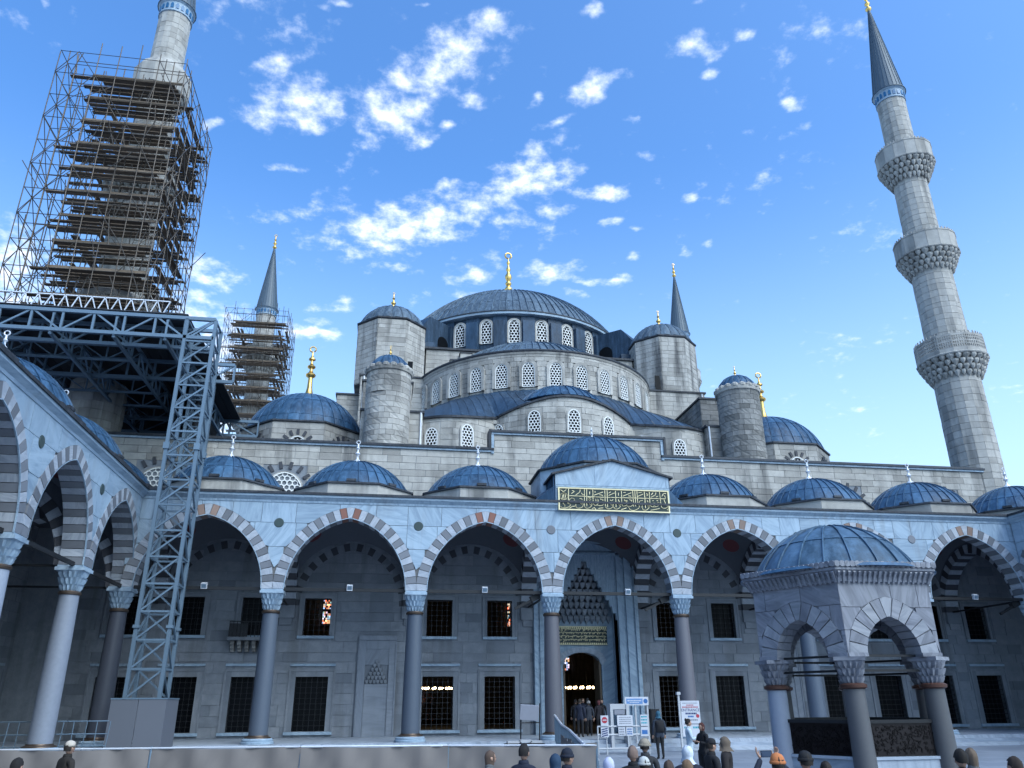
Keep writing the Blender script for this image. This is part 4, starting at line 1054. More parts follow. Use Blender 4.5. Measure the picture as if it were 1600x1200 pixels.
b.build('lead_coping', LEAD_D, PH)
b = MB(); b.lathe([(SR-.2, 25.37), (SR+.06, 25.39), (SR+.1, 25.54), (SR-.2, 25.54)], (*SC, 0), 72, pi, 2*pi); b.build('ledge', STONE, PH)
dome(PH, *SC, 25.7, 8.5, 4.0, 84, (0, .35, .7, 1), LEAD_M, True, .0, name='half_dome', seam=.09)
# great arch wall with stepped top, central block
b = MB(); b.box(-8.9, 8.9, 21.3, 45.6, 16.3, 29.4); CB = b.build('central_block', STONE, PH)
m = MB(); f, L = flat_fn(-8.9, 21.3, 8.9, 21.3)
for p in ashlar(0, L, 25.2, 29.35, .4, 1.0, .022): m.prism(p, f, -.01, .03+rnd.uniform(-.008, .008))
o = m.build('masonry', STONE, None); o.parent = CB; o.location = -WL[PH]; o['kind'] = 'stuff'
b = MB(); b.box(-9.0, 9.0, 21.1, 45.7, 29.4, 29.58); b.build('lead_coping', LEAD_D, PH)
for sx in (-1, 1):
    for (x0, z) in ((5.3, 28.9), (6.1, 28.2), (6.9, 27.5), (7.7, 26.7), (8.5, 26.0), (9.3, 25.5)):
        b = MB(); b.box(*sorted((sx*(x0-.15), sx*(x0+.8))), 20.55, 21.3, 24.9, z); st = b.build('step_block', STONE, PH)
        b = MB(); b.box(*sorted((sx*(x0-.2), sx*(x0+.86))), 20.48, 21.29, z, z+.1); me = b.mesh('lead_coping', LEAD_D, off=WL[PH]); link('lead_coping', me, st)
# main drum
DC = (0, 33.46); DR = 10.9
b = MB(); b.lathe([(DR, 29.5), (DR, 33.85)], (*DC, 0), 84); b.build('main_drum', LEAD_N, PH, 40)
NW = 28
for k in range(NW):
    a = radians((k+.5)*360/NW)
    if cos(a) < -.2: continue
    f = cyl_fn(*DC, DR)
    lattice_window(PH, f(a*DR, 31.1, .02), a, .98, 2.25, surround=.14, depth=.1, pitch=.3)
    a2 = radians(k*360/NW); m = MB()
    c, s = sin(a2), -cos(a2)
    for (w_, d, z0, z1) in ((.52, .45, 29.5, 33.15), (.62, .1, 29.5, 33.7)):
        m.obox((DC[0]+c*(DR+d/2), DC[1]+s*(DR+d/2), (z0+z1)/2), (c*d/2, s*d/2, 0), (-s*w_, c*w_, 0), (0, 0, (z1-z0)/2))
    m.build('drum_pilaster', LEAD_N, PH)
b = MB(); b.lathe([(DR-.1, 33.74), (DR+.3, 33.76), (DR+.45, 33.8), (DR+.47, 34.0), (DR-.1, 34.02)], (*DC, 0), 112); b.build('drum_cornice', MARBLE, PH, 30)
b = MB(); b.lathe([(DR-.1, 34.01), (DR+.53, 34.02), (DR+.53, 34.1), (DR+.2, 34.2)], (*DC, 0), 112); b.build('lead_coping', LEAD_D, PH, 30)
dome(PH, *DC, 34.1, DR+.38, 6.4, 108, (0, .22, .44, .66, .86, 1), LEAD_M, True, .0, name='main_dome', seam=.09, half=lambda a: True)
finial(PH, *DC, 40.5, [(r*(.55 if i > 2 else .62), z) for i, (r, z) in enumerate(FIN_D)], GOLD, 1.2, True, .34)
for sx in (-1, 1):                          # lead-clad flying buttresses beside the drum
    for an in (45,):
        a = radians(an)*sx; c = Vector((sin(a), -cos(a), 0)); t = Vector((c.y, -c.x, 0)); m = MB()
        base = Vector((DC[0], DC[1], 0))
        P4 = [(10.6, 29.6), (14.6, 29.6), (14.6, 31.9), (13.6, 33.2), (10.6, 33.3)]
        V = [tuple(base+c*r_+t*1.5+Vector((0, 0, z))) for r_, z in P4]+[tuple(base+c*r_-t*1.5+Vector((0, 0, z))) for r_, z in P4]
        m.add(V, [(0, 1, 2, 3, 4), (9, 8, 7, 6, 5)]+[(i, 5+i, 5+(i+1) % 5, (i+1) % 5) for i in range(5)]); bt = m.build('drum_buttress', LEAD_N, PH)
        for sg in (-1, 1):
            m = MB(); pts = [(11.2, 29.8), (12.6, 29.8), (12.6, 31.2)]+[(11.9+.7*cos(q*pi/8), 31.2+.7*sin(q*pi/8)) for q in range(1, 8)]+[(11.2, 31.2)]
            m.add([tuple(base+c*r_+t*sg*1.512+Vector((0, 0, z))) for r_, z in pts], [tuple(range(len(pts)))])
            me = m.mesh('dark_arch_plate', GLASS_D, off=WL[PH]); link('dark_arch_plate', me, bt)  # flat dark plate on the solid side, painting a shaded opening
    b = MB(); b.box(*sorted((sx*8.2, sx*9.9)), 22.0, 27.0, 29.55, 30.4); b.build('lead_block', LEAD_N, PH)
    m = MB(); m.tube((sx*13.7, 18.4, 16.4), (sx*13.7, 18.4, 25.5), .07, 8); m.tube((sx*9.6, 8.5, 16.4), (sx*9.6, 8.5, 19.1), .06, 8); m.build('drainpipe', WHITE_F, PH)
# small lantern dome far behind on the flank roof
b = MB(); b.lathe([(1.15, 16.2), (1.15, 19.0), (1.3, 19.05), (1.3, 19.2)], (28.9, 20.6, 0), 8); b.box(27.3, 30.2, 19.3, 22, 0, 16.3); b.build('side_turret', STONE, PH)
dome(PH, 28.9, 20.6, 19.2, 1.2, .95, 18, (0, 1), LEAD_M, True, .05, name='turret_dome')
finial(PH, 28.9, 20.6, 20.1, FIN_S, GOLD, .5, False)

# ------------------------------------------------------------------ minarets
def gon(cx, cy, n, r):
    """mapping of u in [0, n) along the sides of a regular polygon"""
    V = [Vector((cx+r*cos(2*pi*(k+.5)/n), cy+r*sin(2*pi*(k+.5)/n), 0)) for k in range(n)]
    def f(u, z, w, t=1.0):
        k = int(floor(u)) % n; q = u-floor(u); a = V[k]; c = V[(k+1) % n]; p = a.lerp(c, q); p = Vector((cx+(p.x-cx)*t, cy+(p.y-cy)*t, 0))
        m = ((a+c)/2-Vector((cx, cy, 0))).normalized(); p += m*w; return (p.x, p.y, z)
    return f
def minaret(loc, label):
    P = thing('minaret', label, 'minaret', loc, 'minarets of the mosque'); x, y, z0 = loc; N = 16
    segs = [(0, 12, 1.2, 1.2), (12, 23.1, 1.60, 1.52), (25.0, 31.8, 1.45, 1.40), (33.6, 40.0, 1.28, 1.22), (42.2, 48.0, 1.11, 1.08)]
    for (za, zb, ra, rb) in segs:
        b = MB(); b.lathe([(ra-.04, za), (rb-.04, zb)], (x, y, z0), N, pi/N, 2*pi+pi/N); sh = b.build('shaft', MIN_ST, P)
        m = MB(); f = gon(x, y, N, ra)
        for (ca, cb) in courses(za, zb, .50):
            sft = rnd.random()*.0
            for k in range(N):
                if (CAM.x-x)*cos(2*pi*(k+1)/N)+(CAM.y-y)*sin(2*pi*(k+1)/N) < -8 and rnd.random() < .0: continue
                t0 = lerp(1, rb/ra, (ca-za)/(zb-za)); t1 = lerp(1, rb/ra, (cb-za)/(zb-za)); w = rnd.uniform(-.008, .012)
                cut = [.01, .99] if rnd.random() < .55 else [.01, rnd.uniform(.35, .65), .99]
                for u0, u1 in zip(cut, cut[1:]):
                    g = .011; V = []
                    for (uu, zz, tt) in ((k+u0, ca+g, t0), (k+u1, ca+g, t0), (k+u1, cb-g, t1), (k+u0, cb-g, t1)):
                        V.append(f(uu, z0+zz, w, tt))
                    for (uu, zz, tt) in ((k+u0, ca+g, t0), (k+u1, ca+g, t0), (k+u1, cb-g, t1), (k+u0, cb-g, t1)):
                        V.append(f(uu, z0+zz, -.05, tt))
                    m.add(V, [(0, 1, 2, 3), (0, 4, 5, 1), (1, 5, 6, 2), (2, 6, 7, 3), (3, 7, 4, 0)])
        me = m.mesh('masonry', MIN_ST, off=loc); o = link('masonry', me, sh); o['kind'] = 'stuff'
    for bi, (zm, rm, zp, rp, zt) in enumerate(((23.0, 1.52, 24.55, 2.30, 25.95), (31.65, 1.40, 33.2, 2.18, 34.6), (39.9, 1.22, 41.6, 2.08, 43.0))):
        b = MB(); n = 26; q = random.Random(bi)
        for t in range(4):                 # stalactite corbels: tiers of small hanging cells
            q0, q1 = t/4, (t+1)/4; rb = lerp(rm, rp-.02, q1**.8); za = lerp(zm, zp-.12, q0); zb = lerp(zm, zp-.12, q1); h = zb-za
            for k in range(n):
                a = 2*pi*(k+.5*(t % 2))/n; w = rb*pi/n*(1.12 if (k+t) % 2 else .8); rr = rb-w*.9; dz = h*(.25 if (k+t) % 2 else .05)
                b.lathe([(w*.12, -dz), (w*.55, h*.22), (w*.95, h*.6), (w*1.0, h*1.02)], (x+rr*cos(a), y+rr*sin(a), z0+za), 7, a, a+2*pi)
        b.lathe([(rm-.05, zm-.3), (lerp(rm, rp, .3)-.1, lerp(zm, zp, .5)), (rp-.35, zp)], (x, y, z0), 32)
        b.lathe([(rp-.3, zp-.13), (rp+.04, zp-.12), (rp+.08, zp-.04), (rp+.02, zp+.02), (rp-.3, zp+.03)], (x, y, z0), 16, pi/16, 2*pi+pi/16)
        mq = b.build('muqarnas_corbel', MIN_ST, P)
        for k in range(16):
            a = 2*pi*(k+1)/16; c = Vector((cos(a), sin(a), 0)); t = Vector((-sin(a), cos(a), 0)); w = rp*sin(pi/16); rr = rp*cos(pi/16); m = MB(); O = Vector((x, y, z0))
            if bi == 0:                    # pierced parapet slab
                nx, nz = 6, 5; H = zt-zp-.1
                for i in range(nx+1): m.obox(O+c*(rr-.05)+t*(-w*.96+2*w*.96*i/nx)+Vector((0, 0, zp+H/2)), c*.04, t*.035, Vector((0, 0, H/2)))
                for j in range(nz+1): m.obox(O+c*(rr-.05)+Vector((0, 0, zp+.05+(H-.05)*j/nz)), c*.042, t*w*.98, Vector((0, 0, .04 if 0 < j < nz else .08)))
                m.obox(O+c*(rr-.05)+Vector((0, 0, zp+.14)), c*.045, t*w*.98, Vector((0, 0, .14)))
            else:
                m.obox(O+c*(rr-.06)+Vector((0, 0, (zp+zt-.1)/2)), c*.06, t*w*.975, Vector((0, 0, (zt-.1-zp)/2)))
                m.obox(O+c*(rr-.06)+Vector((0, 0, zt-.06)), c*.09, t*w*.99, Vector((0, 0, .05)))
            for i in (-.66, 0, .66):
                m.obox(O+c*(rr-.05)+t*w*i+Vector((0, 0, zt+.08)), c*.03, t*.05, Vector((0, 0, .09)))
            me = m.mesh('parapet_panel', MIN_ST, off=loc); link('parapet_panel', me, mq)
    b = MB(); b.lathe([(1.10, 48.0), (1.15, 48.02), (1.15, 48.08), (1.10, 48.1), (1.13, 48.85), (1.25, 48.95), (1.29, 49.02), (1.06, 49.05)], (x, y, z0), 32); cl = b.build('collar', MARBLE, P, 30)
    for k in range(20):
        a = 2*pi*k/20; c = Vector((cos(a), sin(a), 0)); t = Vector((-sin(a), cos(a), 0)); O = Vector((x, y, z0))
        m = MB(); pts = [(-.1, 0), (.1, 0), (.1, .35), (.06, .43), (0, .47), (-.06, .43), (-.1, .35)]
        m.add([tuple(O+c*1.145+t*u+Vector((0, 0, 48.25+v))) for u, v in pts]+[tuple(O+c*1.06+t*u+Vector((0, 0, 48.25+v))) for u, v in pts], [tuple(range(7))]+[(i, 7+i, 7+(i+1) % 7, (i+1) % 7) for i in range(7)])
        me = m.mesh('tile_window', BLUE_T, off=loc); link('tile_window', me, cl)
    b = MB(); b.lathe([(1.33, 48.98), (1.33, 49.05), (1.20, 49.1), (.09, 58.5)], (x, y, z0), 24, mod=lambda a, j: 1+.012*(int(a/(2*pi/48)) % 2)); b.build('cone_roof', CONE_M, P)
    m = MB()
    for k in range(24):
        a = 2*pi*k/24; m.beam((x+1.21*cos(a), y+1.21*sin(a), z0+49.1), (x+.09*cos(a), y+.09*sin(a), z0+58.5), .03, .05)
    m.build('cone_seam', CONE_M, P, kind='stuff')
    finial(P, x, y, z0+58.35, [(.13, 0), (.1, .1), (.26, .3), (.26, .4), (.1, .6), (.09, .75), (.22, .9), (.22, 1.0), (.08, 1.2), (.07, 1.35), (.17, 1.5), (.07, 1.7), (.05, 2.1)], GOLD, 1, True, .16)
    return P
mr = minaret((28.3, 7.6, 0), 'bare grey minaret with three ringed balconies and pointed cone rising at the right')
for (loc, lab) in (((-28.5, 7.6, 0), 'minaret wrapped in tall steel scaffolding above the gantry at the left'),
                   ((-28.5, 57.8, 1.3), 'smaller distant minaret inside scaffolding between the gantry and the left domes'),
                   ((28.65, 57.8, 1.7), 'distant minaret whose thin cone shows just behind the right weight tower')):
    c = copy_tree(mr); c.location = loc; c['label'] = lab
    if loc[1] > 50: c.scale = (1.13, 1.13, 1)
    else: LMIN = c
for ch in list(LMIN.children):              # its top balcony stands stripped under smooth stone sheathing
    if ch.name.startswith('muqarnas_corbel') and max(v[2] for v in ch.bound_box) > 40:
        for g in list(ch.children): bpy.data.objects.remove(g)
        bpy.data.objects.remove(ch)
WL[LMIN] = Vector((-28.5, 7.6, 0))
b = MB(); b.lathe([(1.15, 40.2), (1.85, 41.0), (1.9, 42.6), (1.7, 43.0), (1.2, 43.6), (1.08, 44.0)], (-28.5, 7.6, 0), 12); b.build('sheathed_balcony', MIN_ST, LMIN)
# ------------------------------------------------------------------ scaffolds
UT = MB(); UT.tube((0, 0, 0), (0, 0, 1), 1, 6); UTM = UT.mesh('tube', TUBE_M)
def tube_obj(name, p, q, r, parent):
    p = Vector(p); q = Vector(q); d = q-p
    o = link(name, UTM, parent, p-WL[parent], d.to_track_quat('Z', 'Y').to_euler(), (r, r, d.length)); return o
def scaffold(loc, label, xs, ys, zs, r, deckz, deck_x, deck_y, single, mat_d=PLANK, hi=None, seed=1, messy=6):
    q = random.Random(seed); P = thing('scaffold', label, 'scaffold', loc, 'scaffolds around minarets'); ox, oy, oz = loc
    rest = MB(); cnt = {}
    def T(name, a, b_, rr=r):
        a = (ox+a[0], oy+a[1], oz+a[2]); b_ = (ox+b_[0], oy+b_[1], oz+b_[2])
        cnt[name] = cnt.get(name, 0)+1
        if single and cnt[name] <= 290: tube_obj(name, a, b_, rr, P)
        else: rest.tube(a, b_, rr, 4)
    nx, ny = len(xs), len(ys)
    per = [(i, j) for i in range(nx) for j in range(ny) if i in (0, nx-1) or j in (0, ny-1) or j == 1 or (i in (1, nx-2) and j in (1, ny-2))]
    top = zs[-1]
    for (i, j) in per:
        tz = top+q.uniform(-.3, 1.3)+(0 if hi is None else hi(xs[i], ys[j]))
        if i == 0 and j > 1: tz -= 0
        T('standard', (xs[i], ys[j], zs[0]), (xs[i], ys[j], tz))
    for k, z in enumerate(zs):
        lim = lambda x, y: hi is None or z <= top+hi(x, y)+.1
        for j in range(ny):
            if j in (0, 1, ny-1):
                for i in range(nx-1):
                    if lim(xs[i+1], ys[j]) and lim(xs[i], ys[j]): T('ledger', (xs[i], ys[j], z), (xs[i+1], ys[j], z), r*.9)
        for i in range(nx):
            if i in (0, nx-1):
                for j in range(ny-1):
                    if lim(xs[i], ys[j+1]): T('ledger', (xs[i], ys[j], z+.05), (xs[i], ys[j+1], z+.05), r*.9)
        if k+1 < len(zs):
            z2 = zs[k+1]
            for i in range(nx-1):
                if (i < 2 or (i+k) % 4 == 0) and lim(xs[i+1], ys[0]): T('brace', (xs[i], ys[0]-.06, z if (i+k) % 2 else z2), (xs[i+1], ys[0]-.06, z2 if (i+k) % 2 else z), r*.8)
            for j in range(ny-1):
                for i in (0, nx-1):
                    if lim(xs[i], ys[j]): T('brace', (xs[i]+.06, ys[j], z if (j+k) % 2 else z2), (xs[i]+.06, ys[j+1], z2 if (j+k) % 2 else z), r*.8)
            T('guard_rail', (xs[1], ys[0], z+1.0), (xs[-1], ys[0], z+1.0), r*.8); T('guard_rail', (xs[-1], ys[0], z+1.0), (xs[-1], ys[-1], z+1.0), r*.8)
    for _ in range(int(len(zs)*messy)):     # odd spare tubes and short ladders
        a = Vector((q.uniform(xs[0], xs[-1]), q.choice((ys[0], ys[1], ys[-1])), q.choice(zs[:-1]))); T('spare_tube', a, a+Vector((q.uniform(-1.6, 1.6), q.uniform(-.3, .3), q.uniform(1.2, 2.2))), r*.9)
    if rest.f:
        me = rest.mesh('tube_lattice', TUBE_M, off=loc); o = link('tube_lattice', me, P); o['kind'] = 'stuff'
    x0, x1 = deck_x; y0, y1 = deck_y
    for k, z in enumerate(deckz):          # a ring of planks round the minaret, some missing, some sticking out
        hole = 1.9 if k % 4 else 2.3
        for side in range(4):
            if side in (0, 2):
                ya, yb = (y0, -hole) if side == 0 else (hole, y1); n = max(2, int((yb-ya)/.34))
                if hi is not None and side == 2 and z > zs[-1]+hi(x1, y1): continue
                for i in range(n):
                    if q.random() < .12: continue
                    a = x0+q.uniform(-1.5, .5)*(1 if k % 3 else .5); c = x1+q.uniform(-.7, .3); yy = ya+(i+.5)*(yb-ya)/n
                    m = MB(); m.obox((ox+(a+c)/2, oy+yy, oz+z+q.uniform(0, .05)), ((c-a)/2, 0, q.uniform(-.03, .03)), (0, .145, 0), (0, 0, .028)); m.build('plank', mat_d, P)
            else:
                xa, xb = (x0, -hole) if side == 1 else (hole, x1); n = max(2, int((xb-xa)/.34))
                for i in range(n):
                    if q.random() < (.35 if side == 1 else .15): continue
                    xx = xa+(i+.5)*(xb-xa)/n; a, c = -hole+q.uniform(-.3, .3), hole+q.uniform(-.3, .3)
                    m = MB(); m.obox((ox+xx, oy+(a+c)/2, oz+z+.06+q.uniform(0, .05)), (.145, 0, 0), (0, (c-a)/2, q.uniform(-.03, .03)), (0, 0, .028)); m.build('plank', mat_d, P)
        if single and k+1 < len(deckz):     # ladder between two lifts
            lx = ox+q.uniform(x0, x1-.6); ly = oy+y0+.35; l_ = MB(); z2 = oz+deckz[k+1]+.8; dx = q.uniform(.3, .7)
            for s_ in (0, .4): l_.tube((lx+s_, ly, oz+z), (lx+s_+dx, ly+.1, z2), .025, 5)
            for t_ in range(9): f_ = (t_+.5)/9; l_.tube((lx+dx*f_, ly+.1*f_, lerp(oz+z, z2, f_)), (lx+.4+dx*f_, ly+.1*f_, lerp(oz+z, z2, f_)), .018, 4)
            l_.build('ladder', TUBE_M, P)
        m = MB(); m.box(ox+x0, ox+x1, oy+y0-.03, oy+y0, oz+z, oz+z+.2); m.build('toe_board', mat_d, P)
    return P
zl = [19.6+1.72*k for k in range(13)]
hi1 = lambda x, y: -2.6*max(0, min(1, (x-2.7)/1.5))-max(0, y-1)*.35
scaffold((-28.5, 7.6, 0), 'tall brown tube scaffold with plank decks around the nearest left minaret', [-4.7, -3.6, -2.4, -1.2, 0, 1.2, 2.1, 2.85], [-4.4, -3.3, -2.1, -.7, .7, 2.1, 3.0, 3.9], zl, .03,
         [z+.08 for z in zl[1:12]], (-2.6, 2.75), (-4.2, 3.7), True, hi=None, messy=9)
zf = [33.0+1.75*k for k in range(9)]
scaffold((-28.5, 57.8, 1.3), 'light tube scaffold with thin decks around the distant left minaret', [-4.2, -3.1, -2.0, -1.0, 0, 1.0, 2.0, 2.8, 3.4], [-4.2, -2.8, -1.4, 0, 1.4, 2.8, 4.2], zf, .026,
         [z for z in zf[:8]], (-3.2, 3.2), (-3.9, 3.9), False, seed=4)
# ------------------------------------------------------------------ steel gantry carrying the near scaffold
GT = thing('steel_gantry', 'blue grey lattice steel tower and truss platform carrying the scaffold over the arcade', 'gantry', (-20.7, -2, 0))
def truss(P, p, q, depth, n, cw=.2, w=None, name='truss'):
    """planar truss from p to q hanging `depth` below, with its chords, posts and diagonals"""
    p = Vector(p); q = Vector(q); dn = Vector((0, 0, -depth))
    m = MB(); m.beam(p, q, cw, cw); t = m.build(name, STEEL_B, P)
    m = MB(); m.beam(p+dn, q+dn, cw, cw); me = m.mesh('chord', STEEL_B, off=WL[P]); link('chord', me, t)
    for i in range(n+1):
        a = p.lerp(q, i/n); m = MB(); m.beam(a, a+dn, cw*.62, cw*.62, (1, 0, 0)); link('post', m.mesh('post', STEEL_B, off=WL[P]), t)
        if i < n:
            c = p.lerp(q, (i+1)/n); m = MB(); m.beam(*((a+dn, c) if i % 2 == 0 else (a, c+dn)), cw*.5, cw*.5); link('diagonal', m.mesh('diagonal', STEEL_B, off=WL[P]), t)
    return t
def lattice_tower(P, x, y, s, z0, z1, bay):
    c = [(x-s, y-s), (x+s, y-s), (x+s, y+s), (x-s, y+s)]
    for (a, b_) in c:
        m = MB(); m.beam((a, b_, z0), (a, b_, z1), .15, .15, (1, 0, 0)); m.build('tower_leg', STEEL_B, P)
    n = int(round((z1-z0)/bay))
    for k in range(n+1):
        z = z0+(z1-z0)*k/n; zn_ = z0+(z1-z0)*(k+1)/n
        for i in range(4):
            p = c[i]; q = c[(i+1) % 4]
            m = MB(); m.beam((*p, z), (*q, z), .08, .08); m.build('tower_rung', STEEL_B, P)
            if k < n:
                m = MB(); m.beam(*(((*p, z), (*q, zn_)) if i % 2 == 0 else ((*q, z), (*p, zn_))), .075, .075); m.build('tower_brace', STEEL_B, P)
lattice_tower(GT, -20.75, -1.95, .66, .0, 19.3, 1.16)
for (z0, z1) in ((12.75, 13.05), (5.0, 5.12)):   # bolted joints
    for (a, b_) in ((-.66, -.66), (.66, -.66), (.66, .66), (-.66, .66)):
        m = MB(); m.box(-20.75+a-.13, -20.75+a+.13, -1.95+b_-.13, -1.95+b_+.13, z0, z1); m.build('joint_plate', STEEL_B, GT)
for yy, n in ((-2.6, 13), (-1.3, 13), (3.0, 13), (12.5, 10)): truss(GT, (-38, yy, 19.35), (-20.1, yy, 19.35), 1.0, n, .17)
for xx in (-22.3, -24.6, -27.4, -30.2, -33.4, -36.5): truss(GT, (xx, -2.6, 19.2), (xx, 12.5, 19.2), 1.0, 11, .14)
for yy in (.6, 5.2, 7.4, 9.8): truss(GT, (-38, yy, 19.1), (-24.7, yy, 19.1), .8, 11, .11)
m = MB()
for i in range(34):
    x0 = -38.2+i*.53
    if x0 > -21.6: break
    m.box(x0, x0+.5, -1.2, 13.2, 19.44, 19.5)
m.build('deck_plates', BLACKIN, GT, kind='stuff')
m = MB(); m.box(-38.2, -21.4, -2.7, 13.3, 19.50, 19.54); m.build('platform_deck', LEAD_D, GT)
for k in range(26):                         # light rail truss standing on the platform
    m = MB(); x0 = -31.5+k*.32; m.beam((x0, .2, 20.75 if k % 2 else 21.6), (x0+.32, .2, 21.6 if k % 2 else 20.75), .05, .05); m.build('rail_brace', WHITE_F, GT)
for z in (20.75, 21.6): m = MB(); m.beam((-31.5, .2, z), (-23.2, .2, z), .05, .05); m.build('rail', WHITE_F, GT)
for xx, yy in ((-22.2, 5.4), (-24.2, 12.2), (-36, -2.4)):
    lattice_tower(GT, xx, yy, .5, 11.6 if xx > -25 else 0, 19.2, 1.3)
m = MB(); m.box(-38, -22.6, 12.9, 13.0, 11.6, 19.3); m.build('shade_net', BLACKIN, GT)
m = MB(); m.box(-22.75, -22.65, 6.6, 12.8, 12.6, 19.3); m.build('shade_net', BLACKIN, GT)
HB = thing('tower_hoarding', 'grey panelled box around the foot of the steel lattice tower', 'hoarding', (-20.75, -1.95, 0))
for xa, xb in ((-21.8, -20.77), (-20.75, -19.7)): m = MB(); m.box(xa, xb, -3.0, -2.96, 0, 2.25); m.build('panel', TARP2, HB)
m = MB(); m.box(-19.74, -19.7, -2.96, -.9, 0, 2.25); m.build('panel', TARP2, HB)
m = MB(); m.box(-21.8, -21.76, -2.96, -.9, 0, 2.25); m.build('panel', TARP2, HB)
m = MB(); m.box(-21.82, -19.68, -3.02, -2.94, 2.25, 2.3); m.box(-19.76, -19.68, -2.94, -.9, 2.25, 2.3); m.build('cap_rail', STEEL_B, HB)

# ------------------------------------------------------------------ ablution kiosk
KX, KY, KZ = -.2, -20.0, gz(-20)
KK = thing('fountain_kiosk', 'hexagonal marble fountain kiosk with a blue lead dome standing in the courtyard', 'kiosk', (KX, KY, KZ))
RC, RE = 1.92, 2.5
hexp = lambda r, i: (KX+r*cos(radians(60*i)), KY+r*sin(radians(60*i)))
zs_k = 2.95                                  # springing
TK = .27
for i in range(6):
    p0 = hexp(RC, i); p1 = hexp(RC, i+1); d = Vector((p1[0]-p0[0], p1[1]-p0[1], 0)); L = d.length; d.normalize(); n = Vector((d.y, -d.x, 0)); mid = Vector(((p0[0]+p1[0])/2, (p0[1]+p1[1])/2, 0))
    def fk(u, z, w, mid=mid, d=d, n=n): p = mid+d*u+n*w; return (p.x, p.y, z)
    A = Arch(L/2-.31, .80, zs_k, .42)
    H = L/2+TK*.577; b = MB(); us = [-H+2*H*k/48 for k in range(49)]
    heightwall(b, us, lambda u: max(zs_k-.02, A.low(u, A.r+.05)), 4.50, fk, -TK+.02, TK-.04); b.build('arch_wall', MARBLE_K, KK)
    for p in ashlar(-H, H, zs_k, 4.5, .52, 1.0, .012, low=lambda u: max(zs_k-.01, A.low(u))):
        if area(p) > .01: piece('marble_slab', p, fk, TK-.06, TK, MARBLE_K, KK)
    for k, p in A.vouss(6, .008): piece('voussoir', p, fk, -TK-.01, TK+.006+.006*(k % 2), MARBLE_K if k % 2 else MARBLE_K2, KK, True)
    b = MB(); b.add([fk(-H, 2.9, TK+.03), fk(-A.a, 2.9, TK+.03), fk(-A.a, zs_k+.02, TK+.03), fk(-H, zs_k+.02, TK+.03)], [(0, 1, 2, 3)])
    for sg in (-1, 1):
        b = MB(); lo, hi_ = sorted((sg*A.a, sg*H)); b.prism([(lo, 2.9), (hi_, 2.9), (hi_, 2.98), (lo, 2.98)], fk, -TK, TK+.03, True); b.build('impost_moulding', MARBLE_K, KK)
    # tie bars
    for (z, w) in ((2.93, .0), (2.62, .0)):
        b = MB(); b.beam(fk(-L/2+.25, z, w), fk(L/2-.25, z, w), .05, .05); b.build('tie_rod', IRON, KK)
    # eaves: cavetto cornice with ribs and scalloped lip
    HE = L/2+TK*.577
    b = MB(); prof = [(TK-.02, 4.48), (TK+.05, 4.5), (TK+.08, 4.62), (TK+.16, 4.72), (TK+.2, 4.74), (TK+.2, 4.80), (0, 4.84)]
    for (wa_, za), (wb_, zb) in zip(prof, prof[1:]):
        ha, hb_ = L/2+wa_*.577, L/2+wb_*.577; b.add([fk(-ha, za, wa_), fk(ha, za, wa_), fk(hb_, zb, wb_), fk(-hb_, zb, wb_)], [(0, 1, 2, 3)])
    b.build('eaves_cornice', MARBLE_K, KK)
    b = MB(); nr = 19
    for k in range(nr):
        u = -HE*1.03+(k+.5)*2*HE*1.03/nr; V = []
        for (w, z) in ((TK+.04, 4.49), (TK+.1, 4.6), (TK+.18, 4.715)):
            s_ = 1+(w-TK)*.25
            V += [fk((u-.03)*s_, z, w), fk((u+.03)*s_, z, w), fk((u+.022)*s_, z-.03, w+.012), fk((u-.022)*s_, z-.03, w+.012)]
        b.add(V, [(0, 1, 2, 3), (3, 2, 6, 7), (7, 6, 10, 11), (0, 3, 7, 4), (4, 7, 11, 8), (1, 5, 6, 2), (5, 9, 10, 6), (8, 11, 10, 9)])
    b.build('eaves_rib', MARBLE_K, KK, kind='stuff')
    he = L/2+(TK+.23)*.577; ns = 20
    for k in range(ns):
        u = -he+(k+.5)*2*he/ns; r = he/ns*.94; b = MB()
        pts = [(u-r, 4.90), (u-r, 4.83)]+[(u-r*cos(q*pi/6), 4.83-.03*sin(q*pi/6)) for q in range(1, 6)]+[(u+r, 4.83), (u+r, 4.90)]+[(u+r*cos(q*pi/6)*.9, 4.90+.035*sin(q*pi/6)) for q in range(1, 6)]
        b.prism(pts, fk, .1, TK+.24, True); b.build('eaves_scallop', MARBLE_K, KK)
    # column, capital
    x, y = p0; kr = .235
    key = (MARBLE_K.name if i in (3,) else 'g')
    zf_ = KZ+.15; zn = 2.30; H_ = zn-zf_-.2
    b = MB(); b.lathe([(kr*1.02, 0), (kr, H_*.4), (kr*.93, H_)], (x, y, zf_+.2), 26); cmn = b.build('column', COL_WH if i in (3,) else GRANITE_K, KK, 40, at=(x, y, zf_+.2))
    b = MB(); b.lathe([(kr*1.6, 0), (kr*1.6, .08), (kr*1.35, .14), (kr*1.2, .2)], (0, 0, -.2), 26); link('base', b.mesh('base', MARBLE_K, 40), cmn)
    b = MB(); b.lathe([(kr*.95, -.06), (kr*1.2, -.03), (kr*1.22, .03), (kr*.95, .06)], (0, 0, H_), 26); link('neck_ring', b.mesh('neck_ring', RED_BR, 40), cmn)
    cp = capital_mb(kr*.95, H_+.05, 2.9-zf_-.2, .31); link('capital', cp.mesh('capital', MARBLE_K, 25), cmn, (0, 0, 0), (0, 0, radians(60*i)))
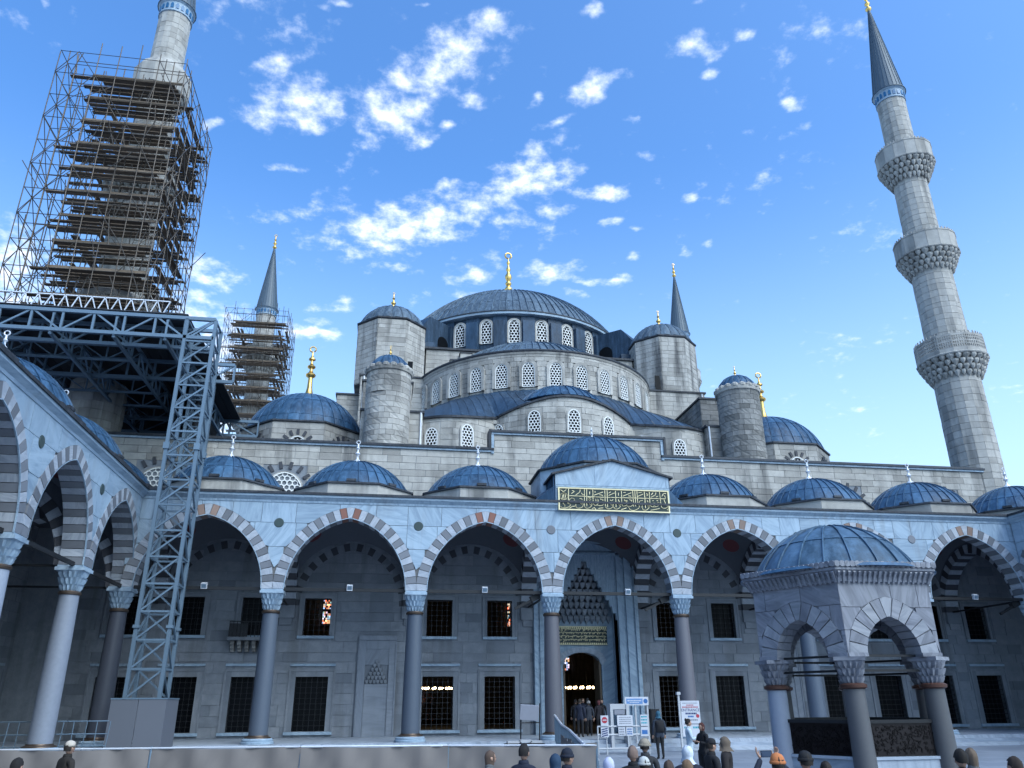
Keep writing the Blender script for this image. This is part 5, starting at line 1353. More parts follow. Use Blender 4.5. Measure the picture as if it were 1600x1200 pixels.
    # pierced dark screen and marble basin panel between the columns
    if True:
        b = MB(); z0, z1 = .86, 1.62; hw = L/2-.2
        for w in (0,):
            b.prism([(-hw, z1-.07), (hw, z1-.07), (hw, z1), (-hw, z1)], fk, -.04, .05, True); b.prism([(-hw, z0), (hw, z0), (hw, z0+.05), (-hw, z0+.05)], fk, -.04, .05, True)
        sc = b.build('screen_frame', IRON, KK)
        b = MB(); b.prism([(-hw, z0+.05), (hw, z0+.05), (hw, z1-.07), (-hw, z1-.07)], fk, -.02, .0, True)
        q = random.Random(i)
        for k in range(240):
            u, z = q.uniform(-hw+.06, hw-.06), q.uniform(z0+.1, z1-.12); r = q.uniform(.012, .035); a0 = q.uniform(0, 6.3)
            pts = [(u+r*cos(a0+t), z+r*sin(a0+t)) for t in (0, 1.3, 2.6, 3.9)]
            for pa, pb in zip(pts, pts[1:]): b.beam(fk(*pa, .012), fk(*pb, .012), .01, .012)
        me = b.mesh('pierced_screen', M_flat('dark_bronze_screen', (.014, .011, .012), .35, .6, var=.9, sc=20) if i == 0 else bpy.data.materials['dark_bronze_screen'], off=WL[KK]); link('pierced_screen', me, sc)
        b = MB(); b.prism([(-hw, KZ+.15), (hw, KZ+.15), (hw, .84), (-hw, .84)], fk, -.14, .06, True)
        b.prism([(-hw-.02, .84), (hw+.02, .84), (hw+.02, .9), (-hw-.02, .9)], fk, -.18, .09, True); bp = b.build('basin_panel', STEP_M, KK)
        for k in range(4):                 # raised arched fields
            uc = -hw+(k+.5)*2*hw/4; r = hw/4*.78; O_ = [(uc-r, KZ+.3), (uc+r, KZ+.3), (uc+r, .45)]+[(uc+r*cos(t*pi/8), .45+r*1.2*sin(t*pi/8)) for t in range(1, 8)]+[(uc-r, .45)]
            I_ = [(uc+(u-uc)*.84, .3+(z-.3)*.9) for u, z in O_]; m = len(O_); b = MB()
            b.add([fk(u, z, .085) for u, z in O_]+[fk(u, z, .085) for u, z in I_]+[fk(u, z, .058) for u, z in O_]+[fk(u, z, .058) for u, z in I_], [(t, (t+1) % m, m+(t+1) % m, m+t) for t in range(m)]+[(t, 2*m+t, 2*m+(t+1) % m, (t+1) % m) for t in range(m)]+[(m+t, 3*m+t, 3*m+(t+1) % m, m+(t+1) % m) for t in range(m)])
            link('arched_field', b.mesh('arched_field', STEP_M, off=WL[KK]), bp)
b = MB(); b.lathe([(2.75, KZ-.1), (2.75, KZ+.15)], (KX, KY, 0), 6); b.build('plinth', STEP_M, KK)
b = MB(); b.lathe([(2.3, 4.83), (2.25, 4.90)], (KX, KY, 0), 36); b.lathe([(2.5, 4.835), (2.0, 4.86)], (KX, KY, 0), 6); b.build('roof_slab', LEAD, KK)
dome(KK, KX, KY, 4.86, 1.92, 1.27, 20, (0, .62, 1), M_lead('kiosk_dome_lead', (.036, .08, .13), (.05, .10, .16), .5), True, .012, name='lead_dome', nsub=3, seam=.035)
b = MB(); b.lathe([(.03, 6.1), (.1, 6.13), (.08, 6.2), (.03, 6.24), (.02, 6.3)], (KX, KY, 0), 10)
# inscription panel above the central arch
IP = thing('inscription_panel', 'dark green panel with gilded Arabic calligraphy above the central arch', 'sign', (0, -.58, 11.0))
m = MB(); m.box(-2.86, 2.86, -.64, -.55, 10.98, 12.13); m.build('panel', GREEN_P, IP)
m = MB()
for (x0, x1, z0, z1) in ((-2.92, 2.92, 12.08, 12.14), (-2.92, 2.92, 10.97, 11.03), (-2.92, -2.85, 11.03, 12.08), (2.85, 2.92, 11.03, 12.08)): m.box(x0, x1, -.68, -.60, z0, z1)
m.build('gilt_frame', GOLD_P, IP)
SL = [[(350,120),(350,520)],[(140,170),(215,230),(285,170)],[(180,420),(215,290),(230,420)],[(165,440),(225,455),(280,440)],[(260,300),(275,400)],[(380,345),(1300,398),(1529,404),(2300,425),(2970,449)],
[(450,190),(510,220),(430,280)],[(660,170),(650,240),(540,330)],[(700,270),(720,320),(760,320)],[(835,140),(838,660)],
[(775,140),(775,640),(790,700),(850,735),(930,700),(980,620),(960,560),(920,560),(905,600),(950,622),(985,600)],
[(1000,170),(1005,560),(1040,640),(1100,640),(1160,560),(1230,530),(1290,560),(1290,620),(1220,650),(1130,640)],
[(1325,190),(1330,650),(1370,740),(1450,750),(1530,700),(1560,620),(1530,570),(1480,570),(1465,610),(1520,640)],[(1385,180),(1395,690)],
[(885,460),(920,425),(955,460),(920,495),(885,460)],[(890,390),(920,425),(960,385)],[(915,230),(915,300)],[(1060,215),(1060,245)],[(1040,330),(1270,240)],[(1180,320),(1250,330),(1265,355)],[(1430,340),(1590,265)],[(1430,270),(1480,235)],
[(1075,455),(1075,525),(1150,525),(1150,455),(1112,455),(1112,520)],[(1200,450),(1270,460),(1270,495)],[(650,435),(710,445),(712,470)],
[(350,520),(350,500),(400,430),(460,415),(520,460),(480,520),(330,560),(320,575),(400,600),(410,640),(340,690),(250,720),(170,700),(150,670)],
[(540,520),(560,550),(600,530),(620,560),(660,530),(680,560),(720,540),(745,580),(740,660),(690,710),(600,725),(550,690),(545,610)],[(690,600),(670,575),(700,550),(725,570),(700,600)],
[(520,660),(450,670),(380,720)],[(200,540),(220,600),(250,610),(255,670)],[(980,740),(1040,700),(1080,760)],[(1150,730),(1270,715)],[(1470,480),(1500,510),(1540,470)]]
SR_ = [[(80,200),(90,660)],[(235,200),(240,600),(270,640),(320,640),(360,600),(430,540),(500,540),(530,580),(500,640),(420,650),(370,630)],[(0,600),(30,680),(90,730),(170,700),(215,620),(200,560),(165,570),(160,610),(210,620)],
[(530,200),(545,640)],[(585,200),(600,640)],[(640,200),(655,600),(700,620),(690,690),(620,740),(530,770),(450,740),(420,680)],[(780,470),(700,490),(690,560),(740,600),(830,570)],[(835,220),(855,690)],
[(770,600),(760,690),(800,750),(870,760),(940,700),(960,620),(930,600),(905,620),(915,650),(955,640)],[(965,230),(975,640),(1060,670),(1170,650),(1230,590),(1220,540),(1180,530),(1160,560),(1200,590)],[(990,600),(1060,550),(1130,560),(1130,610),(1060,640)],
[(1235,230),(1260,600),(1290,700),(1360,710),(1460,660),(1380,600),(1300,610)],[(1380,430),(1390,370),(1350,330)],[(1300,350),(1340,270),(1400,270)],[(280,345),(490,250)],[(290,240),(340,240)],[(420,340),(480,350)],[(670,350),(800,290)],[(690,250),(760,240)],[(890,280),(930,300),(900,340)],[(1020,310),(1060,250)],[(1140,250),(1120,320),(1010,380)],[(1150,370),(1190,350)],[(155,255),(155,325)],
[(310,450),(320,510),(345,460),(350,510),(380,450),(380,510),(330,530)],[(440,455),(500,470),(490,500)],[(150,450),(180,520)],[(1350,460),(1380,560)],[(1045,480),(1065,480)],[(1160,480),(1182,480)],[(990,760),(1220,710)],[(220,740),(350,690)],[(910,480),(920,520)],[(1420,740),(1445,745)]]
ST = SL+[[(1529+1.0447*u, 1.0447*v) for u, v in s] for s in SR_]
circ = [(225+100*cos(t*pi/8), 370+108*sin(t*pi/8)) for t in range(17)]; ST.append(circ)
def smooth(p):                              # one round of corner cutting on long strokes
    if len(p) < 4: return p
    o = [p[0]]
    for a, c in zip(p, p[1:]): o += [(a[0]*.75+c[0]*.25, a[1]*.75+c[1]*.25), (a[0]*.25+c[0]*.75, a[1]*.25+c[1]*.75)]
    return o+[p[-1]]
m = MB()
for s in ST:
    P_ = []
    for (u, v) in smooth(s):
        t = (v-110-.0388*(u-95))/640; q = (u-100-(v-110)*.035)/2935
        P_.append((-2.86+5.72*max(.01, min(.99, q)), -.655, 12.1-1.1*max(.02, min(.98, t))))
    for k, (a, c) in enumerate(zip(P_, P_[1:])):
        f0 = .045 if abs(a[0]-c[0]) > abs(a[2]-c[2]) else .052
        d = Vector(c)-Vector(a)
        if d.length < 1e-4: continue
        e = d.normalized()*.012; m.beam(Vector(a)-e, Vector(c)+e, .022, f0*.95, (0, 1, 0)) if False else m.beam(Vector(a)-e, Vector(c)+e, f0*.6, .03, (0, 1, 0))
m.build('gilt_lettering', GOLD_P, IP)
# ------------------------------------------------------------------ cloth hoarding across the courtyard
HO = thing('cloth_hoarding', 'long beige cloth hoarding stretched across the front of the courtyard', 'hoarding', (-14, -17.8, gz(-17.8)))
hp = [(-30, -17.2), (-26.6, -17.2), (-23.2, -17.25), (-19.9, -17.4), (-16.5, -17.6), (-13.1, -17.9), (-9.7, -18.4), (-6.35, -19.3)]
for i, ((xa, ya), (xb, yb)) in enumerate(zip(hp, hp[1:])):
    L = sqrt((xb-xa)**2+(yb-ya)**2); q = random.Random(i+5); ph = q.uniform(0, 6)
    def cl(s_, t_, xa=xa, ya=ya, xb=xb, yb=yb, ph=ph, i=i):
        zb = gz(-17.8)+.02; top = 1.10-.035*sin(pi*s_)+(.05 if i == 6 and s_ > .93 else 0)
        wv = .05*sin(s_*9+ph+t_*2)*(1-t_*.4)+.03*sin(s_*23+t_*5+ph)+.02*sin(s_*47-t_*7)+.05*sin(pi*s_)*(1-t_)+.04*t_*sin(abs(s_-.5)*18+ph)*(abs(s_-.5) > .36)
        n = Vector((yb-ya, xa-xb, 0)).normalized(); p = Vector((lerp(xa, xb, s_), lerp(ya, yb, s_), 0))+n*wv
        return (p.x, p.y, lerp(zb, top, t_))
    m = MB(); m.grid(cl, 30, 8); m.build('cloth_panel', TARP, HO, True)
    m = MB(); m.tube((xa, ya+.05, gz(-17.8)), (xa, ya+.05, 1.13), .03, 8); m.build('post', STEEL_B, HO)
    m = MB(); m.tube((xa, ya+.03, 1.095), (xb, yb+.03, 1.095), .022, 8); m.build('top_rail', WHITE_F, HO)
m = MB(); m.tube((-6.35, -19.25, gz(-18)), (-6.35, -19.25, 1.16), .03, 8); m.build('post', STEEL_B, HO)
# railing running from the hoarding to the portal, partly covered in cloth
RL = thing('barrier_railing', 'steel barrier railing with cloth running from the hoarding back to the entrance', 'railing', (-5, -10, 0))
rp = [(-6.3, -19.1), (-5.6, -15.4), (-5.0, -11.7), (-4.4, -8.0), (-3.9, -4.5), (-3.5, -1.2)]
for i, ((xa, ya), (xb, yb)) in enumerate(zip(rp, rp[1:])):
    za, zb = gz(ya), gz(yb)
    if i == 4: zb = .3
    m = MB(); m.tube((xa, ya, za+1.2), (xb, yb, zb+1.2), .045, 8); m.build('top_rail', WHITE_F, RL)
    m = MB(); m.tube((xa, ya, za+.15), (xb, yb, zb+.15), .025, 8); m.build('bottom_rail', STEEL_B, RL)
    n = 16
    for k in range(n+1):
        t = k/n; x, y, z = lerp(xa, xb, t), lerp(ya, yb, t), lerp(za, zb, t)
        m = MB(); m.tube((x, y, z+(0 if k == 0 else .15)), (x, y, z+1.2), .035 if k == 0 else .02, 6); m.build('post' if k == 0 else 'bar', STEEL_B, RL)
    if i < 4:
        def cl2(s_, t_, xa=xa, ya=ya, xb=xb, yb=yb, za=za, zb=zb): return (lerp(xa, xb, s_)-.04+.03*sin(s_*30), lerp(ya, yb, s_), lerp(za, zb, s_)+.12+(1.05-.11*i+.04*sin(s_*17+i))*t_)
        m = MB(); m.grid(cl2, 20, 4); m.build('cloth_panel', TARP, RL, True)
# floodlights on the tie rods
for k, (x, y, z) in enumerate(((-3*BAY+.25, -.1, 7.05), (-2*BAY+.2, -.1, 7.05), (-BAY, -.1, 7.05), (.55, -.1, 7.05), (3*BAY-.1, -.1, 7.05))):
    F = thing('floodlight', ['small white floodlight on the tie rod of the arch beside the lattice tower', 'small white floodlight on the tie rod above the prayer niche bay', 'small white floodlight on the tie rod over the two stacked pairs of barred windows', 'small white floodlight on the tie rod in front of the portal hood', 'small white floodlight on the tie rod of the arch right of the kiosk'][k], 'floodlight', (x, y, z), 'floodlights on the tie rods')
    m = MB(); m.obox((x, y-.12, z+.02), (.13, 0, 0), (0, .09, .03), (0, -.04, .12)); m.build('lamp_housing', WHITE_F, F)
    m = MB(); m.obox((x, y-.215, z-.0), (.1, 0, 0), (0, .012, .004), (0, -.03, .08)); m.build('lens', STEEL_B, F)
    for sg in (-.15, .15): m = MB(); m.beam((x+sg, y-.1, z+.04), (x+sg, y, z-.02), .03, .03); m.build('bracket', IRON, F)
for k, (x, sg) in enumerate(((-.5*BAY, -1), (.5*BAY, -1), (3.5*BAY, -1))):   # black projectors fixed beside the capitals
    F = thing('projector', ['black projector arm at the column left of the portal', 'black projector arm at the column right of the portal', 'black projector arm at the column beyond the kiosk'][k], 'spotlight', (x-.5, .1, 6.75), 'black projectors at the column heads')
    m = MB(); m.beam((x-.4, .2, 6.9), (x-1.75, .2, 6.25), .12, .12); m.build('arm', IRON, F)
    m = MB(); m.obox((x-.75, .2, 6.78), (.22, 0, .1), (0, .14, 0), (-.06, 0, .13)); m.build('lamp_head', IRON, F)
# chandelier and coloured windows deep inside the hall
LAMP = M_emit('lamp_glow', (1, .72, .38), 9)
for (cx, lab) in ((4.0, 'ring of small glowing lamps seen through the open doorway'), (-7.0, 'ring of small glowing lamps seen through the barred window left of the portal')):
    CH = thing('chandelier', lab, 'chandelier', (cx, 24, 3.0), 'chandeliers inside the hall')
    for r in (.9, 1.5):
        n = 32
        for i in range(1):
            m = MB()
            for k in range(n): m.tube((cx+r*cos(2*pi*k/n), 24+r*sin(2*pi*k/n), 2.95), (cx+r*cos(2*pi*(k+1)/n), 24+r*sin(2*pi*(k+1)/n), 2.95), .025, 5)
            m.build('iron_ring', IRON, CH)
        for i in range(int(r*12)):
            a = 2*pi*i/int(r*12); m = MB(); m.lathe([(.01, 0), (.055, .04), (.065, .1), (.035, .16), (.01, .17)], (cx+r*cos(a), 24+r*sin(a), 3.0), 6); m.build('lamp', LAMP, CH)
    for a in range(6): m = MB(); m.tube((cx+1.5*cos(a*pi/3), 24+1.5*sin(a*pi/3), 3.0), (cx, 24, 15.9), .012, 4); m.build('chain', IRON, CH)
cols = [(.9, .3, .16), (.3, .5, .5), (1, .8, .6), (.4, .5, .8), (1, .6, .3)]
EM = [M_emit('stained_glass_glow', c, .5) for c in cols]  # daylight behind the panes put in as emission
for k, (x, z, w, h) in enumerate(((-17.7, 10.6, 1.1, 3.0), (10.9, 5.4, 1.0, 1.7), (4.0, 10.4, .3, 3.0), (-6.6, 1.6, .5, 2.2))):
    SG = thing('stained_glass_window', ['glowing stained glass seen through the upper window of the niche bay', 'glowing stained glass seen in the left of the open doorway', 'narrow bright glass seen through the upper window nearest the portal', 'narrow bright glass seen through the lower window left of the portal'][k], 'window', (x, 59.6, z), 'stained glass windows inside the hall')
    nx, nz = max(3, int(w/.17)), int(h/.22); q = random.Random(k)
    for c in range(5):
        m = MB()
        for i in range(nx):
            for j in range(nz):
                if (i*3+j*5+q.randint(0, 4)) % 5 == c and (j % 7): m.box(x-w/2+w*i/nx+.02, x-w/2+w*(i+1)/nx-.02, 59.85, 59.95, z+h*j/nz+.02, z+h*(j+1)/nz-.02)
        if m.f: m.build('coloured_glass', EM[c], SG)
    m = MB(); m.box(x-w/2-.1, x+w/2+.1, 59.96, 59.99, z-.1, z+h+.1); m.build('frame', IRON, SG)

# ------------------------------------------------------------------ people
SKIN = M_flat('skin', (.42, .25, .18), .55, var=.12); EYE_M = M_flat('eye', (.02, .015, .012), .2); LIP_M = M_flat('lips', (.30, .11, .10), .5)
SHOE = M_flat('dark_shoe', (.02, .018, .016), .5)
_mc = {}
def cloth(c):
    if c not in _mc: _mc[c] = M_flat('fabric', c, .85, var=.25, sc=9)
    return _mc[c]
def skin_mesh(nodes, edges, sub=2, name='tmp'):
    """nodes: (x,y,z,rx,ry); the Skin modifier grows one continuous surface over the skeleton"""
    me = bpy.data.meshes.new(name); me.from_pydata([n[:3] for n in nodes], edges, [])
    o = bpy.data.objects.new(name, me); COL.objects.link(o)
    o.modifiers.new('s', 'SKIN').use_smooth_shade = True
    for i, sv in enumerate(me.skin_vertices[0].data): sv.radius = nodes[i][3:5]; sv.use_root = (i == 0)
    m = o.modifiers.new('u', 'SUBSURF'); m.levels = sub; m.render_levels = sub
    dg = bpy.context.evaluated_depsgraph_get(); r = bpy.data.meshes.new_from_object(o.evaluated_get(dg))
    bpy.data.objects.remove(o); bpy.data.meshes.remove(me); return r
def hand_mesh():
    """palm, four unequal bent fingers and a thumb from the side of the palm, built as one mesh; wrist at the origin, fingers along -z"""
    nodes = [(0, 0, 0, .026, .02), (0, 0, -.05, .038, .017), (0, 0, -.09, .04, .015)]; edges = [(0, 1), (1, 2)]
    for k, (x, L) in enumerate(((-.03, .062), (-.01, .075), (.01, .07), (.029, .055))):
        b = len(nodes); nodes += [(x, .0, -.098, .0095, .0095), (x*1.08, .012, -.098-L*.5, .0088, .0088), (x*1.08, .034, -.098-L*.85, .0078, .0078)]
        edges += [(2, b), (b, b+1), (b+1, b+2)]
    b = len(nodes); nodes += [(-.042, .006, -.045, .011, .011), (-.062, .02, -.075, .0095, .0095), (-.064, .036, -.1, .008, .008)]; edges += [(1, b), (b, b+1), (b+1, b+2)]
    return skin_mesh(nodes, edges, 1, 'hand')
HAND = hand_mesh(); HAND.materials.append(SKIN)
def head_mesh():
    b = MB(); n, m = 24, 18
    def P(a, t):                            # face towards -y
        ph = a; th = t; x = .078*sin(th)*sin(ph); y = -.098*sin(th)*cos(ph); z = .118*cos(th)
        if z < 0: k = 1+.18*(z/.118); x *= 1+.28*(z/.118); y *= k if y > 0 else 1+.06*(z/.118)
        f = max(0, cos(ph)); 
        if abs(x) < .022 and y < 0: y -= .024*max(0, 1-abs(x)/.02)*max(0, 1-abs(z+.022)/.034)*f
        y -= .006*max(0, 1-abs(z+.062)/.012)*max(0, 1-abs(x)/.03)*f
        y += .010*max(0, 1-abs(z-.004)/.018)*max(0, 1-abs(abs(x)-.032)/.02)*f
        y -= .010*max(0, 1-abs(z+.098)/.02)*f
        return (x, y, z)
    V = [P(2*pi*i/n, pi*(j+.001)/m*.999) for j in range(m+1) for i in range(n)]
    b.add(V, [(j*n+i, j*n+(i+1) % n, (j+1)*n+(i+1) % n, (j+1)*n+i) for j in range(m) for i in range(n)])
    for s in (-1, 1):                       # ears
        b.obox((s*.08, .006, -.012), (.006, .004, 0), (-.003*s, .018, 0), (0, .004, .03))
    return b.mesh('head', SKIN, True)
HEAD = head_mesh()
FACE = {}
def bits(name, mat, boxes):
    b = MB()
    for c, r in boxes: b.lathe([(.01, -r[2]), (r[0]*.75, -r[2]*.6), (r[0], 0), (r[0]*.75, r[2]*.6), (.01, r[2])], c, 8)
    return b.mesh(name, mat, True)
EYES = bits('eyes', EYE_M, [((-.031, -.083, .004), (.011, .008, .006)), ((.031, -.083, .004), (.011, .008, .006))])
LIPS = bits('mouth', LIP_M, [((-.012, -.089, -.06), (.011, .01, .006)), ((.012, -.089, -.06), (.011, .01, .006))])
def cap_shell(kind):
    """hair, cap, hood, scarf ... as a shell round the head"""
    b = MB(); n = 24
    if kind in ('short_hair', 'long_hair', 'bun_hair'):
        def P(i, j):
            ph = 2*pi*i/n; fr = cos(ph); low = 1.05 if fr > .55 else 2.0 if fr < .2 else 1.5
            if kind == 'long_hair' and fr < .45: low = 2.9
            th = .02+(low-.02)*j/7; k = 1.10+.05*sin(ph*11+j*.4)*min(1, th)+.03*sin(ph*5+1)
            z = .118*cos(th)*k+.004; w = 1.0
            if kind == 'long_hair' and th > 1.9: z -= (th-1.9)*.13; w = 1-.34*(th-1.9)
            return (.08*sin(min(th, 1.9))*sin(ph)*k*w, -.1*sin(min(th, 1.9))*cos(ph)*k*w+.010+.02*(1-w), z)
        b.add([P(i, j) for j in range(8) for i in range(n)], [(j*n+i, j*n+(i+1) % n, (j+1)*n+(i+1) % n, (j+1)*n+i) for j in range(7) for i in range(n)]+[tuple(range(n))])
        if kind == 'bun_hair': b.lathe([(.01, -.045), (.035, -.03), (.045, 0), (.035, .03), (.01, .045)], (0, .09, .1), 12)
    elif kind in ('beanie', 'fur_hat'):
        k = 1.14 if kind == 'beanie' else 1.28
        b.lathe([(.105*k*.78, -.0), (.108*k*.82, .035), (.1*k*.82, .075), (.075*k*.82, .112), (.035*k*.82, .132), (.005, .138)], (0, .008, 0), n, mod=lambda a, j: 1+.14*abs(cos(a))**2*0+.018*sin(a*11+j*2))
        b.lathe([(.094*k, -.008), (.1*k, .0), (.1*k, .03), (.09*k, .036)], (0, .008, 0), n)
    elif kind == 'peaked_cap':
        b.lathe([(.096, .02), (.1, .05), (.094, .085), (.07, .115), (.03, .13), (.004, .133)], (0, .008, 0), n)
        V = []
        for j in (0, 1):
            for i in range(9):
                a = -.95+1.9*i/8; r = .095 if j == 0 else .175; V.append((r*sin(a)*(.9 if j else 1), -r*cos(a)+.008, .035-.012*j))
        b.add(V+[(x, y, z-.006) for x, y, z in V], [(i, i+1, 10+i, 9+i) for i in range(8)]+[(18+i, 27+i, 28+i, 19+i) for i in range(8)]+[(9+i, 10+i, 28+i, 27+i) for i in range(8)])
    else:                                   # hood, headscarf, fur_hood
        k = {'hood': 1.2, 'headscarf': 1.1, 'fur_hood': 1.22}[kind]
        def P(i, j):
            ph = 2*pi*i/n; fr = cos(ph); th = .02+(1.0 if fr > .72 else 2.6)*j/9
            q = k*(1+.02*sin(ph*9+j*3)*(2 if kind == 'fur_hood' else .6)); z = .118*cos(th)*q*.95
            if th > 1.9: z -= (th-1.9)*.05
            w = 1-max(0, th-1.6)*.18 if kind == 'headscarf' else 1-max(0, th-1.5)*.22+max(0, th-2.1)*1.3
            q *= 1+.035*sin(ph*3+th*2)+.02*sin(ph*8-th*5)
            return (.08*sin(min(th, 1.75))*sin(ph)*q*w, -.1*sin(min(th, 1.75))*cos(ph)*q*w+.012, z)
        b.add([P(i, j) for j in range(10) for i in range(n)], [(j*n+i, j*n+(i+1) % n, (j+1)*n+(i+1) % n, (j+1)*n+i) for j in range(9) for i in range(n)]+[tuple(range(n))])
    q = random.Random(len(kind)); a_ = .006 if 'hair' in kind or 'fur' in kind else .0025
    b.v = [(x*(1+q.uniform(-1, 1)*a_*9), y*(1+q.uniform(-1, 1)*a_*9), z+q.uniform(-a_, a_)) for x, y, z in b.v]
    return b
_shell = {}
def person(x, y, h, face, coat, legs, hat, hat_col, label, arms='down', wide=1.0, extra=None, skirt=False):
    """face: heading in degrees the person looks towards (0 = +y, clockwise)"""
    z0 = gz(y) if y < -1.6 else (.45 if y > -1.0 else .2); s = h/1.75
    P = thing('person', label, 'person', (x, y, z0), 'visitors in the courtyard', pi-radians(face)); w = wide
    N = [(0, .0, .96, .155*w, .115*w), (0, .0, 1.1, .15*w, .11*w), (0, .01, 1.28, .175*w, .125*w), (0, .015, 1.42, .13*w, .095*w), (0, .01, 1.49, .062, .06), (0, -.005, 1.56, .055, .055)]
    E = [(0, 1), (1, 2), (2, 3), (3, 4), (4, 5)]; hands = []
    for sx in (-1, 1):
        b = len(N); sh = (sx*.185*w, .012, 1.405)
        if arms == 'up': el, wr = (sx*.30, -.17, 1.47), (sx*.11, -.30, 1.70)
        elif arms == 'front': el, wr = (sx*.26*w, -.04, 1.15), (sx*.12, -.24, 1.2)
        else: el, wr = (sx*.25*w, .02, 1.13), (sx*.255*w, -.06, .88)
        N += [(*sh, .072*w, .07*w), (*el, .055*w, .052*w), (*wr, .04, .038)]; E += [(3, b), (b, b+1), (b+1, b+2)]; hands.append((sx, el, wr))
        b = len(N)
        N += [(sx*.095*w, 0, .87, .1*w, .1*w), (sx*.1*w, -.015, .5, .068*w, .07*w), (sx*.1, .02, .12, .045, .048), (sx*.105, .0, .05, .045, .045), (sx*.11, -.15, .035, .04, .032)]
        E += [(0, b), (b, b+1), (b+1, b+2), (b+2, b+3), (b+3, b+4)]
    N = [(a*s, b_*s, c*s, d*s, e*s) for a, b_, c, d, e in N]
    me = skin_mesh(N, E, 2, 'person_body'); me.materials.clear()
    for m in (cloth(coat), cloth(legs), SHOE): me.materials.append(m)
    lim = (.30 if skirt else .80)*s
    idx = [0 if p.center.z > lim else (2 if p.center.z < .09*s else 1) for p in me.polygons]; me.polygons.foreach_set('material_index', idx); me.polygons.foreach_set('use_smooth', [True]*len(idx))
    if skirt:
        for v in me.vertices:
            if .12*s < v.co.z < .95*s: v.co.x *= 1.22; v.co.y *= 1.3
    link('body', me, P)
    hd = link('head', HEAD, P, (0, -.01*s, 1.645*s), (0, 0, 0), (s, s, s)); link('eyes', EYES, hd); link('mouth', LIPS, hd)
    key = (hat, hat_col)
    if key not in _shell: _shell[key] = cap_shell(hat).mesh(hat, cloth(hat_col), True)
    if hat in ('beanie', 'peaked_cap', 'fur_hat'):
        k2 = ('short_hair', (.02, .015, .012))
        if k2 not in _shell: _shell[k2] = cap_shell('short_hair').mesh('short_hair', cloth(k2[1]), True)
        link('hair', _shell[k2], hd)
    link({'short_hair': 'hair', 'long_hair': 'hair', 'bun_hair': 'hair'}.get(hat, 'hat' if hat not in ('hood', 'fur_hood', 'headscarf') else 'hood'), _shell[key], hd, (0, 0, .012))
    # collar
    b = MB(); b.lathe([(.085*s, 0), (.088*s, .05*s), (.075*s, .085*s), (.06*s, .08*s)], (0, .01*s, 1.455*s), 16); link('collar', b.mesh('collar', cloth(coat), True), P)
    for sx, el, wr in hands:
        d = (Vector(wr)-Vector(el)).normalized(); q = (-d).to_track_quat('Z', 'Y').to_euler() if arms != 'up' else (Vector((-sx*.5, .2, -1)).normalized()).to_track_quat('Z', 'Y').to_euler()
        link('hand', HAND, P, Vector(wr)*s, q, (s*(-sx), s, s))
    if extra: extra(P, s)
    return P
def backpack(col):
    def f(P, s):
        b = MB(); b.grid(lambda u, v: (( .17*(2*u-1))*s, (.13+.10*sin(pi*u)**.5*sin(pi*min(1, v*1.0))**.5)*s, (.98+.45*v)*s), 10, 10); link('backpack', b.mesh('backpack', cloth(col), True), P)
    return f
BLK, NAVY, GREY, BRN = (.012, .012, .014), (.014, .018, .035), (.10, .105, .11), (.09, .055, .035)
HB_ = (.03, .02, .014)
person(-17.57, -19.71, 1.76, 40, (.02, .016, .014), BLK, 'peaked_cap', (.50, .44, .37), 'man in a pale baseball cap before the left end of the cloth hoarding')
person(-16.90, -23.98, 1.68, 20, BLK, BLK, 'short_hair', (.012, .01, .01), 'dark haired head in the bottom left corner below the column')
person(-9.34, -23.10, 1.64, 80, GREY, NAVY, 'headscarf', (.10, .065, .05), 'woman in a brown headscarf turned to the right before the hoarding')
person(-8.92, -24.24, 1.78, 30, NAVY, BLK, 'short_hair', (.014, .012, .012), 'man with short black hair and navy jacket seen from behind before the hoarding')
person(-8.68, -25.66, 1.70, 10, (.02, .04, .07), BLK, 'hood', (.02, .045, .085), 'person in a dark blue hood left of the black capped man')
person(-8.34, -24.97, 1.74, 70, NAVY, BLK, 'beanie', (.012, .016, .03), 'man in a black knit cap close to the right end of the hoarding')
person(-7.79, -25.46, 1.63, 5, (.35, .36, .45), NAVY, 'hood', (.52, .54, .70), 'person in a pale lavender hood just right of the hoarding end')
person(-7.12, -24.56, 1.74, 25, BLK, BLK, 'short_hair', (.16, .11, .09), 'man with thin brown hair and black coat left of the white knit hat')
person(-6.20, -22.38, 1.76, 15, (.03, .03, .034), BLK, 'fur_hat', (.27, .23, .18), 'person in a tall beige fur hat standing behind the white knit hat')
person(-7.07, -25.00, 1.60, 350, BLK, NAVY, 'beanie', (.48, .48, .46), 'person in a white knit hat in front of the beige fur hat', )
person(-7.03, -26.07, 1.61, 20, NAVY, BLK, 'long_hair', (.07, .045, .035), 'person with long brown hair low at the bottom edge beside the white knit hat')
person(-6.11, -24.44, 1.72, 0, (.012, .014, .03), BLK, 'fur_hood', (.50, .54, .60), 'person in a navy parka with a pale fur hood before the entrance sign', wide=1.2)
person(-6.61, -25.71, 1.59, 330, GREY, BLK, 'short_hair', (.16, .10, .06), 'light brown head right under the pale fur hood')
person(-4.81, -22.30, 1.75, 80, BLK, BLK, 'peaked_cap', (.012, .012, .015), 'man in a black cap facing the person in the fur trimmed parka')
person(-4.03, -21.15, 1.72, 300, (.02, .016, .016), BLK, 'fur_hood', (.11, .085, .065), 'person in a black parka with a brown fur trimmed hood near the kiosk', wide=1.2)
person(-5.17, -26.74, 1.74, 350, BLK, BLK, 'beanie', (.012, .012, .014), 'person in a black beanie right of the raised phone')
person(-4.95, -26.89, 1.61, 10, NAVY, BLK, 'short_hair', (.02, .015, .012), 'dark haired person at the bottom edge under the kiosk screen')
